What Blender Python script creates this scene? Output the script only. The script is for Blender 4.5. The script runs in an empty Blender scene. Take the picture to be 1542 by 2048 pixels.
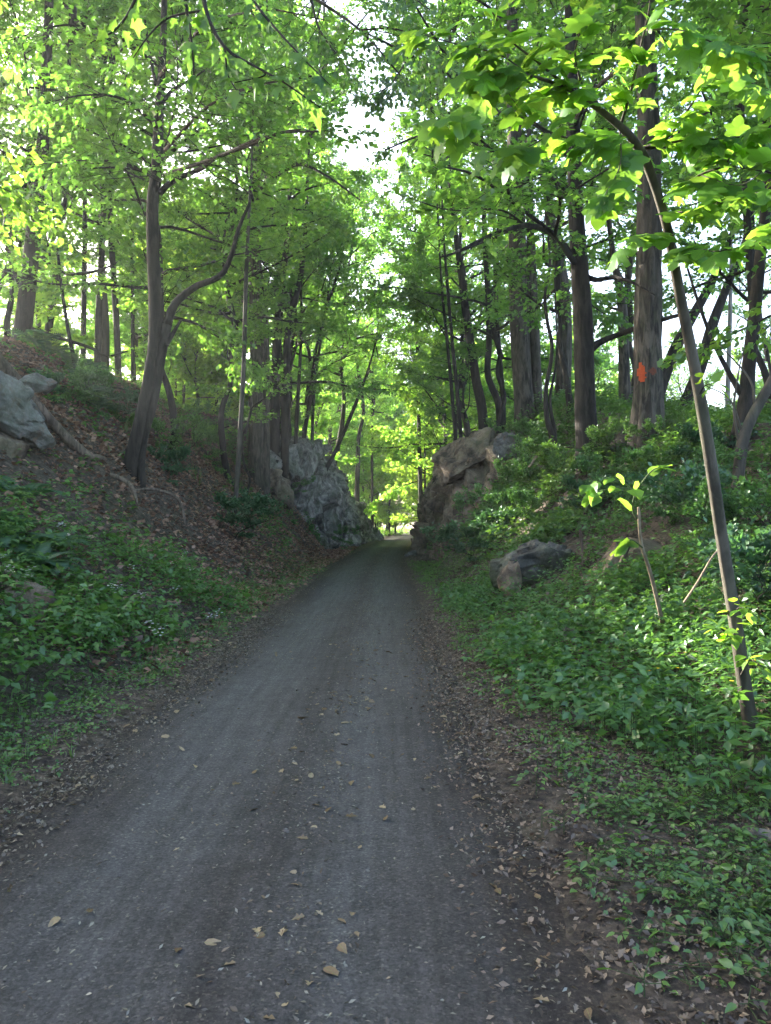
import bpy, bmesh, math, random
import numpy as np
from mathutils import Vector, Matrix
R = math.radians
UP = np.array((0, 0, 1.0))
S = bpy.context.scene
COL = S.collection

# ------------------------------------------------------------------ camera
W_, H_, F_ = 1542.0, 2048.0, 1550.0
CAMZ, PITCH = 1.6, math.atan(26 / 1550.0)
cam_d = bpy.data.cameras.new('camera'); cam = bpy.data.objects.new('camera', cam_d); COL.objects.link(cam)
cam.location = (0, 0, CAMZ); cam.rotation_euler = (R(90) + PITCH, 0, 0)
cam_d.sensor_fit = 'VERTICAL'; cam_d.sensor_height = 24; cam_d.lens = F_ / H_ * 24
cam_d.clip_end = 2000; cam_d.clip_start = 0.05
S.camera = cam
# ------------------------------------------------------------------ sky, sun, exposure
SUN_AZ, SUN_EL = R(-52), R(20)            # azimuth from +Y, negative = to the left
wd = bpy.data.worlds.new('World'); S.world = wd; wd.use_nodes = True
nt = wd.node_tree; bg = nt.nodes['Background']
sk = nt.nodes.new('ShaderNodeTexSky'); sk.sky_type = 'NISHITA'; sk.sun_disc = False
sk.sun_elevation = SUN_EL; sk.sun_rotation = SUN_AZ; sk.air_density = .75; sk.dust_density = 4.0; sk.ozone_density = .4
nt.links.new(sk.outputs[0], bg.inputs[0]); bg.inputs[1].default_value = 0.15
sd = bpy.data.lights.new('sun', 'SUN'); sd.energy = 4.5; sd.angle = R(0.53); sd.color = (1.0, 0.93, 0.80)
sun = bpy.data.objects.new('sun', sd); COL.objects.link(sun)
to_sun = Vector((math.sin(SUN_AZ) * math.cos(SUN_EL), math.cos(SUN_AZ) * math.cos(SUN_EL), math.sin(SUN_EL)))
sun.rotation_euler = to_sun.to_track_quat('Z', 'Y').to_euler(); sun.location = to_sun * 100
S.view_settings.view_transform = 'Standard'; S.view_settings.look = 'None'
S.view_settings.gamma = 1.0; S.view_settings.use_curve_mapping = False
S.view_settings.exposure = 3.05
HAZE = .0005
S.render.engine = 'CYCLES'
cy = S.cycles
cy.max_bounces = 7; cy.diffuse_bounces = 4; cy.glossy_bounces = 2; cy.transmission_bounces = 5; cy.transparent_max_bounces = 4
cy.volume_bounces = 0; cy.use_denoising = True; cy.caustics_reflective = False; cy.caustics_refractive = False
cy.sample_clamp_indirect = 6.0
cy.use_adaptive_sampling = True; cy.adaptive_threshold = 0.02

# ------------------------------------------------------------------ helpers
def P(px, py, d):
    """world point seen at photo pixel (px,py) at depth y=d"""
    c, s = math.cos(PITCH), math.sin(PITCH)
    a, b = (px - W_ / 2) / F_, (H_ / 2 - py) / F_
    ry, rz = c - b * s, s + b * c
    k = d / ry
    return np.array((a * k, d, CAMZ + rz * k))

def hash3(i, j, k, seed):
    n = (i * 374761393 + j * 668265263 + k * 2147483647 + seed * 974711) & 0xffffffff
    n = ((n ^ (n >> 13)) * 1274126177) & 0xffffffff
    n = ((n ^ (n >> 16)) * 2246822519) & 0xffffffff
    return ((n ^ (n >> 15)) & 0xffff) / 65535.0

def vnoise(p, seed=0):
    p = np.asarray(p, float); i = np.floor(p).astype(np.int64); f = p - i; f = f * f * (3 - 2 * f)
    out = 0
    for dx in (0, 1):
        for dy in (0, 1):
            for dz in (0, 1):
                w = (f[..., 0] if dx else 1 - f[..., 0]) * (f[..., 1] if dy else 1 - f[..., 1]) * (f[..., 2] if dz else 1 - f[..., 2])
                out = out + w * hash3(i[..., 0] + dx, i[..., 1] + dy, i[..., 2] + dz, seed)
    return out * 2 - 1

def fbm(p, seed=0, oct=4):
    p = np.asarray(p, float); a, o = 1.0, 0
    for k in range(oct):
        o = o + a * vnoise(p * 2 ** k, seed + k); a *= .5
    return o

def n2(x, y, sc, seed=0, oct=3):
    x = np.asarray(x, float); y = np.asarray(y, float)
    return fbm(np.stack([x * sc, y * sc, np.zeros_like(x) + .37], -1), seed, oct)

def mesh(name, v, f, mat=None, smooth=False):
    """v (n,3), f either (m,k) array or list of arrays of rows of the same k"""
    me = bpy.data.meshes.new(name)
    v = np.ascontiguousarray(v, np.float32)
    fs = [np.ascontiguousarray(x, np.int32) for x in (f if isinstance(f, list) else [f]) if len(x)]
    me.vertices.add(len(v)); me.vertices.foreach_set('co', v.ravel())
    nl = sum(x.size for x in fs); nf = sum(len(x) for x in fs)
    me.loops.add(nl); me.loops.foreach_set('vertex_index', np.concatenate([x.ravel() for x in fs]))
    tot = np.concatenate([np.full(len(x), x.shape[1], np.int32) for x in fs])
    me.polygons.add(nf); me.polygons.foreach_set('loop_start', np.concatenate([[0], np.cumsum(tot)[:-1]]).astype(np.int32))
    me.polygons.foreach_set('loop_total', tot)
    if smooth: me.polygons.foreach_set('use_smooth', np.ones(nf, bool))
    me.update(calc_edges=True)
    if mat: me.materials.append(mat)
    return me

def obj(name, me, parent=None, loc=(0, 0, 0)):
    o = bpy.data.objects.new(name, me); COL.objects.link(o); o.location = loc
    if parent is not None: o.parent = parent
    return o

def tag(o, label=None, cat=None, group=None, kind=None):
    if label: o['label'] = label
    if cat: o['category'] = cat
    if group: o['group'] = group
    if kind: o['kind'] = kind
    return o

def empty(name, loc, label=None, cat=None, group=None):
    o = bpy.data.objects.new(name, None); COL.objects.link(o); o.location = loc; o.empty_display_size = .2
    return tag(o, label, cat, group)

def norm(a): return a / np.maximum(np.linalg.norm(a, axis=-1, keepdims=True), 1e-9)

def spline(pts, n):
    """Catmull-Rom resample of rows (any width)"""
    pts = np.asarray(pts, float)
    if len(pts) == 2: return pts[0] + (pts[1] - pts[0]) * np.linspace(0, 1, n)[:, None]
    e = np.vstack([2 * pts[0] - pts[1], pts, 2 * pts[-1] - pts[-2]])
    seg = np.linalg.norm(np.diff(pts[:, :3], axis=0), axis=1); cum = np.concatenate([[0], np.cumsum(seg)])
    t = np.linspace(0, cum[-1], n); k = np.clip(np.searchsorted(cum, t, 'right') - 1, 0, len(pts) - 2)
    u = ((t - cum[k]) / np.maximum(seg[k], 1e-9))[:, None]
    a, b, c, d = e[k], e[k + 1], e[k + 2], e[k + 3]
    return .5 * (2 * b + (c - a) * u + (2 * a - 5 * b + 4 * c - d) * u ** 2 + (3 * b - a - 3 * c + d) * u ** 3)

def tube(pr, sides, furrow=0.0, seed=0, flare=0.0, knots=0.03, cap=True):
    """pr rows x,y,z,r -> verts, [quads,tris]. furrow: depth of bark ridges as a share of the radius"""
    p, r = pr[:, :3], pr[:, 3]
    t = norm(np.gradient(p, axis=0)); n = len(p)
    ref = np.array((1.0, 0.02, 0)); u = norm(ref - t * (t @ ref)[:, None]); w = np.cross(t, u)
    th = np.linspace(0, 2 * math.pi, sides, endpoint=False)
    L = np.concatenate([[0], np.cumsum(np.linalg.norm(np.diff(p, axis=0), axis=1))])
    rr = r[:, None] * np.ones(sides)
    ct, st = np.cos(th), np.sin(th)
    q = np.stack([np.broadcast_to(ct * 1.3, rr.shape), np.broadcast_to(st * 1.3, rr.shape), np.broadcast_to(L[:, None] * .5, rr.shape)], -1)
    rr = rr * (1 + knots * 2 * vnoise(q + seed * 3.1, seed))
    if furrow:
        q = np.stack([np.broadcast_to(ct * 4.2, rr.shape), np.broadcast_to(st * 4.2, rr.shape), np.broadcast_to(L[:, None] * .55, rr.shape)], -1)
        rr = rr * (1 - furrow * 2.0 * np.maximum(0, .5 - np.abs(vnoise(q + seed, seed + 5))))
    if flare:
        rr = rr * (1 + flare * np.exp(-L / (r[0] * 2.2))[:, None] * (1 + .55 * np.sin(th * 5 + seed)[None] * .8))
    v = p[:, None] + rr[..., None] * (u[:, None] * ct[None, :, None] + w[:, None] * st[None, :, None])
    i = np.arange(n - 1)[:, None] * sides; j = np.arange(sides)[None]; j2 = (j + 1) % sides
    f = np.stack([i + j, i + j2, i + sides + j2, i + sides + j], -1).reshape(-1, 4)
    v = v.reshape(-1, 3); fs = [f]
    if cap:
        v = np.vstack([v, p[-1] + t[-1] * r[-1] * .5, p[0]]); a = (n - 1) * sides; jj = np.arange(sides); k2 = (jj + 1) % sides
        fs.append(np.vstack([np.stack([a + jj, a + k2, np.full(sides, n * sides)], -1), np.stack([k2, jj, np.full(sides, n * sides + 1)], -1)]))
    return v, fs

def join(parts):
    """list of (v, [faces...]) -> one (v, [faces...])"""
    vs, fd, o = [], {}, 0
    for v, fs in parts:
        vs.append(v)
        for f in fs:
            if len(f): fd.setdefault(f.shape[1], []).append(np.asarray(f) + o)
        o += len(v)
    return np.vstack(vs), [np.vstack(x) for x in fd.values()]

def prisms(a, b, ra, rb):
    """m thin three-sided twigs from a to b"""
    t = norm(b - a); ref = np.where(np.abs(t[:, 2:3]) > .9, np.array([[1., 0, 0]]), np.array([[0, 0, 1.]]))
    u = norm(np.cross(t, ref)); w = np.cross(t, u); v = []
    for p, r in ((a, ra), (b, rb)):
        for k in range(3):
            c, s = math.cos(k * 2.0944), math.sin(k * 2.0944)
            v.append(p + (u * c + w * s) * np.broadcast_to(r, (len(a),))[:, None])
    v = np.stack(v, 1).reshape(-1, 3); o = np.arange(len(a))[:, None] * 6
    f = np.concatenate([o + np.array(q) for q in ((0, 1, 4, 3), (1, 2, 5, 4), (2, 0, 3, 5))])
    return v, [f]

# leaf outlines: stem at the origin, tip at (0,1), z = fold
def leaf_template(kind):
    if kind == 'kite':
        v = [(0, 0, 0), (.36, .42, .05), (0, 1, -.08), (-.36, .42, .05), (0, .42, -.03)]
        return np.array(v, float), np.array([(0, 1, 4), (1, 2, 4), (2, 3, 4), (3, 0, 4)])
    if kind == 'fold':
        return np.array([(0, 0, 0), (.38, .42, .07), (0, 1, -.05), (-.38, .42, .07)], float), np.array([(0, 1, 2), (0, 2, 3)])
    if kind == 'maple':
        h = [(.05, .02, 0), (.40, .02, .0), (.30, .20, .04), (.56, .48, .03), (.25, .52, .05), (.18, .66, .03)]
    elif kind == 'ovate':
        h = [(.28, .16, .04), (.33, .45, .06), (.15, .80, .01)]
    elif kind == 'oak':
        h = [(.22, .2, .1), (.12, .36, .03), (.32, .5, .12), (.16, .66, .02)]
    else:  # big: three to five broad lobes, drooping edges
        h = [(.06, -.03, 0), (.26, -.10, -.03), (.50, .02, -.07), (.47, .16, -.03), (.44, .24, 0), (.66, .44, -.09), (.55, .55, -.05), (.36, .56, 0), (.28, .62, .01), (.25, .78, -.04), (.12, .92, -.09)]
    v = [(0, .32, -.02 if kind != 'big' else .03), (0, 0, 0)] + h + [(0, 1, -.1)] + [(-x, y, z) for x, y, z in reversed(h)]
    n = len(v)
    return np.array(v, float), np.array([(0, i, i + 1 if i + 1 < n else 1) for i in range(1, n)])
TPL = {k: leaf_template(k) for k in ('kite', 'fold', 'maple', 'ovate', 'oak', 'big')}

def leaves(pos, tip, nrm, size, kind='kite', wid=1.0):
    tv, tf = TPL[kind]
    y = norm(tip); z = norm(nrm - y * np.sum(nrm * y, -1, keepdims=True)); x = np.cross(y, z)
    s = np.broadcast_to(size, (len(pos),))[:, None, None]
    v = pos[:, None] + s * (x[:, None] * tv[None, :, 0:1] * wid + y[:, None] * tv[None, :, 1:2] + z[:, None] * tv[None, :, 2:3])
    f = (np.arange(len(pos))[:, None, None] * len(tv) + tf[None]).reshape(-1, 3)
    return v.reshape(-1, 3), [f]

# ------------------------------------------------------------------ materials
def newmat(name):
    m = bpy.data.materials.new(name); m.use_nodes = True; t = m.node_tree; t.nodes.clear()
    out = t.nodes.new('ShaderNodeOutputMaterial')
    return m, t, out
def nd(t, typ, **kw):
    n = t.nodes.new(typ)
    for k, v in kw.items():
        if k.startswith('i_'): n.inputs[k[2:].replace('_', ' ')].default_value = v
        else: setattr(n, k, v)
    return n
def ramp(t, fac, stops):
    n = t.nodes.new('ShaderNodeValToRGB'); e = n.color_ramp.elements
    while len(e) < len(stops): e.new(.5)
    for k, (p, c) in enumerate(stops): e[k].position = p; e[k].color = (*c, 1) if len(c) == 3 else c
    t.links.new(fac, n.inputs[0]); return n.outputs[0]
def noise(t, vec, scale, detail=4, rough=.6, dist=0.0):
    n = nd(t, 'ShaderNodeTexNoise'); n.inputs['Scale'].default_value = scale; n.inputs['Detail'].default_value = detail
    n.inputs['Roughness'].default_value = rough; n.inputs['Distortion'].default_value = dist
    if vec is not None: t.links.new(vec, n.inputs['Vector'])
    return n.outputs['Fac']
def mixc(t, fac, a, b, mode='MIX'):
    n = nd(t, 'ShaderNodeMix', data_type='RGBA', blend_type=mode)
    for sock, val in ((n.inputs[0], fac), (n.inputs[6], a), (n.inputs[7], b)):
        if hasattr(val, 'links'): t.links.new(val, sock)
        else: sock.default_value = val if not isinstance(val, tuple) or len(val) == 4 else (*val, 1)
    return n.outputs[2]
def mapping(t, scale, coord='Object'):
    c = nd(t, 'ShaderNodeTexCoord'); m = nd(t, 'ShaderNodeMapping'); m.inputs['Scale'].default_value = scale
    t.links.new(c.outputs[coord], m.inputs[0]); return m.outputs[0]
def finish(t, out, color, rough=.9, bump=None, bstr=.5, bdist=.02, spec=.3):
    b = nd(t, 'ShaderNodeBsdfPrincipled'); b.inputs['Roughness'].default_value = rough; b.inputs['Specular IOR Level'].default_value = spec
    if hasattr(color, 'links'): t.links.new(color, b.inputs['Base Color'])
    else: b.inputs['Base Color'].default_value = (*color, 1)
    if bump is not None:
        k = nd(t, 'ShaderNodeBump'); k.inputs['Strength'].default_value = bstr; k.inputs['Distance'].default_value = bdist
        t.links.new(bump, k.inputs['Height']); t.links.new(k.outputs[0], b.inputs['Normal'])
    t.links.new(b.outputs[0], out.inputs[0]); return b

def leaf_mat(name, dark, mid, light, trans, tfac=.5, per_object=False, gloss=.06):
    """two-sided leaf: reflects and lets light through; every leaf (mesh island) has its own shade of green"""
    m, t, out = newmat(name)
    if per_object: rnd = nd(t, 'ShaderNodeObjectInfo').outputs['Random']
    else: rnd = nd(t, 'ShaderNodeNewGeometry').outputs['Random Per Island']
    c = ramp(t, rnd, [(0, dark), (.5, mid), (1, light)])
    k = ramp(t, rnd, [(0, tuple(x * .75 for x in trans)), (1, tuple(x * 1.25 for x in trans))])
    if not per_object:
        oi = nd(t, 'ShaderNodeObjectInfo').outputs['Random']
        hs = ramp(t, oi, [(0, (.82, .92, .9)), (.5, (1, 1, 1)), (1, (1.2, 1.06, .85))])
        c = mixc(t, 1.0, c, hs, 'MULTIPLY'); k = mixc(t, 1.0, k, hs, 'MULTIPLY')
    if per_object:
        sx_ = nd(t, 'ShaderNodeSeparateXYZ'); t.links.new(nd(t, 'ShaderNodeTexCoord').outputs['Object'], sx_.inputs[0])
        def mth(op, a, b=None):
            n = nd(t, 'ShaderNodeMath', operation=op)
            for q, val in ((0, a), (1, b)):
                if val is None: continue
                if hasattr(val, 'links'): t.links.new(val, n.inputs[q])
                else: n.inputs[q].default_value = val
            return n.outputs[0]
        ax = mth('ABSOLUTE', sx_.outputs[0]); lat = mth('ABSOLUTE', mth('SUBTRACT', mth('FRACT', mth('MULTIPLY', mth('SUBTRACT', sx_.outputs[1], mth('MULTIPLY', ax, .8)), 5.5)), .5))
        ve = mth('MAXIMUM', mth('LESS_THAN', ax, .014), mth('LESS_THAN', lat, .045)); bl = noise(t, mapping(t, (1, 1, 1)), 4.0, 4, .6)
        c = mixc(t, 1.0, c, ramp(t, bl, [(.3, (.72, .75, .7)), (.7, (1.15, 1.12, 1.1))]), 'MULTIPLY'); k = mixc(t, mth('MULTIPLY', ve, .45), k, (.12, .26, .02)); c = mixc(t, mth('MULTIPLY', ve, .4), c, (.16, .26, .06))
    d = nd(t, 'ShaderNodeBsdfDiffuse'); tr = nd(t, 'ShaderNodeBsdfTranslucent'); g = nd(t, 'ShaderNodeBsdfGlossy')
    g.inputs['Roughness'].default_value = .45; g.inputs['Color'].default_value = (.8, .85, .9, 1)
    t.links.new(c, d.inputs[0]); t.links.new(k, tr.inputs[0])
    mx = nd(t, 'ShaderNodeMixShader'); mx.inputs[0].default_value = tfac
    t.links.new(d.outputs[0], mx.inputs[1]); t.links.new(tr.outputs[0], mx.inputs[2])
    m2 = nd(t, 'ShaderNodeMixShader'); m2.inputs[0].default_value = gloss
    t.links.new(mx.outputs[0], m2.inputs[1]); t.links.new(g.outputs[0], m2.inputs[2])
    t.links.new(m2.outputs[0], out.inputs[0]); return m

M = {}
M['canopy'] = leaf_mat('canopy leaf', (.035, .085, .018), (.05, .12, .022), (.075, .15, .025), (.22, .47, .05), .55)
M['sunny'] = leaf_mat('sun tinted far leaf', (.05, .12, .02), (.07, .16, .025), (.10, .19, .03), (.42, .74, .09), .64)  # brighter copy of the canopy leaf, backlit sun glow put into its colour
M['big'] = leaf_mat('large leaf', (.05, .13, .02), (.08, .19, .025), (.11, .23, .03), (.32, .56, .05), .58, True, .03)
M['bigstuff'] = leaf_mat('large leaf mass', (.05, .13, .02), (.08, .19, .025), (.11, .23, .03), (.32, .56, .05), .58, gloss=.03)
M['herb'] = leaf_mat('herb leaf', (.04, .105, .025), (.065, .16, .035), (.095, .20, .04), (.14, .31, .04), .38)
M['fern'] = leaf_mat('fern leaf', (.03, .085, .035), (.04, .10, .04), (.05, .12, .04), (.09, .22, .05), .35)
M['grass'] = leaf_mat('grass blade', (.05, .10, .02), (.07, .13, .03), (.10, .16, .035), (.14, .26, .04), .35)
M['dead'] = leaf_mat('dead leaf', (.05, .036, .026), (.13, .095, .068), (.26, .20, .145), (.13, .08, .04), .15, gloss=.04)
M['deadred'] = leaf_mat('reddish dead leaf', (.11, .055, .038), (.27, .145, .10), (.42, .26, .18), (.14, .08, .05), .15, gloss=.04)
M['deadpath'] = leaf_mat('path leaf', (.09, .052, .03), (.20, .13, .075), (.36, .28, .18), (.14, .08, .04), .1, True, gloss=.04)

def bark(name, dark, light, sx=9, moss=0.0, bstr=.9):
    m, t, out = newmat(name)
    v = mapping(t, (sx, sx, sx * .2)); n1 = noise(t, v, 1.0, 6, .65, .6)
    v2 = mapping(t, (1, 1, .6)); nb = noise(t, v2, 1.1, 3, .5)
    c = ramp(t, n1, [(.38, dark), (.50, tuple((a + b) / 2 for a, b in zip(dark, light))), (.60, light)])
    c = mixc(t, ramp(t, nb, [(.35, (0, 0, 0)), (.7, (.55, .55, .55))]), c, tuple(a * .55 + b * .2 for a, b in zip(light, dark)))
    if moss:
        c = mixc(t, ramp(t, noise(t, v2, 3.0, 5), [(.5, (0, 0, 0)), (.72, (moss, moss, moss))]), c, (.05, .075, .025))
    finish(t, out, c, .92, n1, bstr, .03); return m
M['bark'] = bark('dark bark', (.008, .007, .006), (.045, .037, .030))
M['bark_grey'] = bark('grey furrowed bark', (.013, .011, .009), (.12, .10, .08), 9, .25)
M['bark_smooth'] = bark('smooth bark', (.035, .030, .024), (.11, .096, .076), 7, .2, .5)
M['bark_pale'] = bark('pale bark', (.16, .15, .13), (.36, .34, .30), 6, 0, .3)
M['bark_far'] = bark('far bark', (.014, .012, .010), (.05, .043, .034), 6)
M['deadwood'] = bark('dead wood', (.05, .038, .028), (.2, .15, .115), 12, .2)
M['driedstick'] = bark('dry stick', (.14, .10, .07), (.30, .24, .17), 16)

def rock_mat(name, a, b, c, moss, rust=.3, sc=1.0):
    m, t, out = newmat(name)
    v = mapping(t, (sc, sc, sc)); vs = mapping(t, (sc * 2.2, sc * 2.2, sc * .8))
    n1 = noise(t, v, 1.3, 8, .65, .4); n2_ = noise(t, vs, 3.0, 8, .7); n3 = noise(t, v, .6, 4); nf = noise(t, v, 14, 6, .75)
    k = ramp(t, n1, [(.38, a), (.48, b), (.60, c)])
    k = mixc(t, ramp(t, nf, [(.35, (.55, .55, .55)), (.65, (1.15, 1.15, 1.15))]), (0, 0, 0), k) if False else mixc(t, 1.0, k, ramp(t, nf, [(.3, (.62, .62, .62)), (.7, (1.2, 1.2, 1.2))]), 'MULTIPLY')
    k = mixc(t, ramp(t, n2_, [(.52, (0, 0, 0)), (.66, (rust, rust, rust))]), k, (.19, .10, .055))
    vo = nd(t, 'ShaderNodeTexVoronoi', feature='DISTANCE_TO_EDGE'); vo.inputs['Scale'].default_value = 1.6; t.links.new(vs, vo.inputs['Vector'])
    crack = ramp(t, vo.outputs['Distance'], [(0.0, (0, 0, 0)), (.05, (1, 1, 1))])
    k = mixc(t, ramp(t, n3, [(.50, (0, 0, 0)), (.66, (moss, moss, moss))]), k, (.045, .062, .022))
    ad = nd(t, 'ShaderNodeMath', operation='MULTIPLY_ADD'); t.links.new(crack, ad.inputs[0]); ad.inputs[1].default_value = .25; t.links.new(nf, ad.inputs[2])
    finish(t, out, k, .9, ad.outputs[0], .8, .05); return m
M['rock'] = rock_mat('grey ledge rock', (.05, .048, .042), (.16, .153, .135), (.36, .345, .31), .7)
M['rock_pale'] = rock_mat('pale rock', (.09, .085, .075), (.19, .18, .165), (.29, .28, .26), .6, .5)
M['rock_brown'] = rock_mat('brown ledge rock', (.055, .044, .034), (.17, .13, .095), (.33, .26, .19), .6, .5)
M['rock_dark'] = rock_mat('dark mossy rock', (.05, .05, .045), (.10, .10, .088), (.2, .2, .17), 1.0, .2)

# ground: leaf mould, soil and moss
m, t, out = newmat('forest floor')
v = mapping(t, (1, 1, 1)); nA = noise(t, v, .35, 5); nB = noise(t, v, 9, 8, .75); nC = noise(t, v, 30, 6, .8)
c = ramp(t, nB, [(.30, (.017, .013, .010)), (.48, (.062, .048, .036)), (.66, (.16, .125, .092))])
c = mixc(t, ramp(t, nA, [(.55, (0, 0, 0)), (.70, (.5, .5, .5))]), c, mixc(t, nC, (.02, .035, .012), (.06, .085, .03)))
finish(t, out, c, .95, nC, .8, .04); M['ground'] = m
# path: packed stone dust, paler in the two wheel lines, brown with debris along middle and edges
m, t, out = newmat('packed stone dust')
uv = nd(t, 'ShaderNodeUVMap'); sp = nd(t, 'ShaderNodeSeparateXYZ'); t.links.new(uv.outputs[0], sp.inputs[0])
v = mapping(t, (1, 1, 1)); nA = noise(t, mapping(t, (1.6, .25, 1)), 1.0, 5); nB = noise(t, v, 55, 8, .8); nC = noise(t, v, 6, 5, .7); nS = noise(t, mapping(t, (14, .6, 1)), 1.0, 4)
wob = nd(t, 'ShaderNodeMath', operation='MULTIPLY_ADD'); t.links.new(nA, wob.inputs[0]); wob.inputs[1].default_value = .16
ofs = nd(t, 'ShaderNodeMath', operation='SUBTRACT'); t.links.new(sp.outputs[0], ofs.inputs[0]); ofs.inputs[1].default_value = .08; t.links.new(ofs.outputs[0], wob.inputs[2])
track = ramp(t, wob.outputs[0], [(0, (0, 0, 0)), (.14, (.05, .05, .05)), (.30, (1, 1, 1)), (.42, (.85, .85, .85)), (.53, (.25, .25, .25)), (.66, (1, 1, 1)), (.76, (.6, .6, .6)), (.88, (.05, .05, .05)), (1, (0, 0, 0))])
c0 = ramp(t, wob.outputs[0], [(.02, (.050, .037, .027)), (.16, (.056, .049, .043)), (.84, (.056, .049, .043)), (.98, (.050, .037, .027))])
c = mixc(t, track, c0, (.098, .097, .093))
c = mixc(t, 1.0, c, ramp(t, nB, [(.25, (.45, .45, .45)), (.5, (.95, .95, .95)), (.75, (1.6, 1.58, 1.52))]), 'MULTIPLY')
c = mixc(t, 1.0, c, ramp(t, nC, [(.3, (.80, .79, .78)), (.7, (1.18, 1.18, 1.18))]), 'MULTIPLY')
c = mixc(t, 1.0, c, ramp(t, nS, [(.35, (.82, .82, .81)), (.65, (1.16, 1.16, 1.18))]), 'MULTIPLY')
vg = nd(t, 'ShaderNodeTexVoronoi'); vg.inputs['Scale'].default_value = 95; t.links.new(v, vg.inputs['Vector'])
cg = nd(t, 'ShaderNodeSeparateColor'); t.links.new(vg.outputs['Color'], cg.inputs[0])
c = mixc(t, 1.0, c, ramp(t, cg.outputs[0], [(0, (.72, .71, .70)), (.5, (.97, .97, .97)), (.88, (1.08, 1.08, 1.08)), (.98, (1.6, 1.56, 1.48))]), 'MULTIPLY')
finish(t, out, c, .88, nB, .9, .02, .25); M['path'] = m
def plain(name, col, rough=.8):
    m, t, out = newmat(name); n = noise(t, mapping(t, (1, 1, 1)), 18, 6, .7)
    finish(t, out, ramp(t, n, [(.3, tuple(x * .7 for x in col)), (.7, tuple(min(1, x * 1.15) for x in col))]), rough, n, .4, .01); return m
M['orange'] = plain('orange paint', (.45, .075, .02), .8)
M['orange_dim'] = plain('weathered orange paint', (.17, .055, .03), .8)
M['petal'] = leaf_mat('white petal', (.6, .6, .6), (.7, .7, .7), (.78, .78, .78), (.6, .6, .6), .3)
M['yellow'] = leaf_mat('yellow petal', (.6, .5, .03), (.65, .55, .03), (.7, .6, .04), (.5, .4, .02), .3)
M['stem'] = plain('green stem', (.06, .09, .03))
M['chip'] = leaf_mat('chip', (.08, .06, .045), (.16, .12, .08), (.30, .26, .2), (.05, .04, .03), .05)

# ------------------------------------------------------------------ terrain
def tab(y, xs, vs): return np.interp(y, xs, vs)
def path_c(y): return tab(y, (-20, 30, 41, 50, 60, 80, 100, 130, 180, 300), (-.68, -.66, -.42, -.1, .3, 1.15, 2.1, 7, 22, 70))
def path_h(y): return tab(y, (-20, 10, 41, 60, 100, 300), (1.42, 1.42, 1.5, 1.6, 1.9, 1.9))
LY = (-30, 0, 10, 20, 30, 40, 46, 52, 60, 70, 80, 90, 120)
LW = (7.5, 7.5, 7.8, 8, 8, 7.2, 3.8, 2.2, 2.1, 1.8, 1.4, 4, 6)
LH = (5.6, 5.6, 6.0, 6.6, 7.4, 7.6, 7.3, 7.0, 5.0, 3.0, 1.6, .6, .5)
RY = (-30, 0, 6, 10, 14, 20, 24, 28, 32, 38, 45, 55, 65, 75, 90)
RW = (7, 7, 6, 6, 5.6, 5.2, 5.4, 4.6, 4.0, 3.2, 2.6, 2.2, 2, 3, 6)
RH = (2.4, 2.4, 2.6, 2.9, 3.3, 4.2, 5.0, 5.8, 6.6, 6.6, 5.2, 3.6, 2, 1, .4)
def toe_l(y): return path_c(y) - path_h(y) - tab(y, (0, 40, 44, 47, 78, 84), (.75, .9, 1.6, 2.2, 2.1, 1.1))
def toe_r(y): return path_c(y) + path_h(y) + tab(y, (0, 5, 9, 20, 27, 31, 58, 64), (1.7, 1.6, 1.1, .8, .9, 2.0, 1.9, .9))
def prof(s):
    a = np.clip(s, 0, 1); return .75 * a + .25 * a * a * (3 - 2 * a)
def ground_z(x, y, rough=True):
    x = np.asarray(x, float); y = np.asarray(y, float)
    w = n2(y, x * 0, .12, 3) * .5
    ul = toe_l(y) - x + np.where(y < 80, w * np.clip((toe_l(y) - x) / 3, 0, 1), 0)
    wl, hl = tab(y, LY, LW), tab(y, LY, LH)
    zl = hl * prof(ul / wl) - np.clip((ul - wl) * .17, 0, 4.0)
    ur = x - toe_r(y)
    wr, hr = tab(y, RY, RW), tab(y, RY, RH)
    zr = hr * prof(ur / wr) - np.clip((ur - wr) * .10, 0, 3.0)
    z = np.where(ul > 0, zl, np.where(ur > 0, zr, 0))
    m = np.clip(np.maximum(ul, ur) / 1.2, 0, 1)
    z = z + m * (n2(x, y, .45, 11) * .22 + n2(x, y, 1.6, 17) * .07)
    off = np.abs(x - path_c(y)) - path_h(y)
    z = z - .035 + np.clip((off + .32) / .45, 0, 1) * (.075 + .035 * n2(x, y, 3.0, 23))
    return z
def gz(x, y): return float(ground_z(np.array([x]), np.array([y]))[0])

def axis(parts):
    return np.concatenate([np.arange(a, b, s) for a, b, s in parts])
gx = axis([(-160, -30, 6), (-30, -14, 1.0), (-14, -4, .22), (-4, 9, .16), (9, 14, .4), (14, 30, 1.2), (30, 161, 6)])
gy = axis([(-30, 2, 1.0), (2, 16, .16), (16, 40, .3), (40, 95, .6), (95, 140, 2), (140, 421, 10)])
X, Y = np.meshgrid(gx, gy); Z = ground_z(X, Y)
nx, ny = len(gx), len(gy)
idx = np.arange(nx * ny).reshape(ny, nx)
gf = np.stack([idx[:-1, :-1], idx[:-1, 1:], idx[1:, 1:], idx[1:, :-1]], -1).reshape(-1, 4)
tag(obj('ground', mesh('ground', np.stack([X, Y, Z], -1).reshape(-1, 3), gf, M['ground'], True)), 'sloping forest floor of brown leaf mould on both banks of the path', 'ground', kind='structure')

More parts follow.
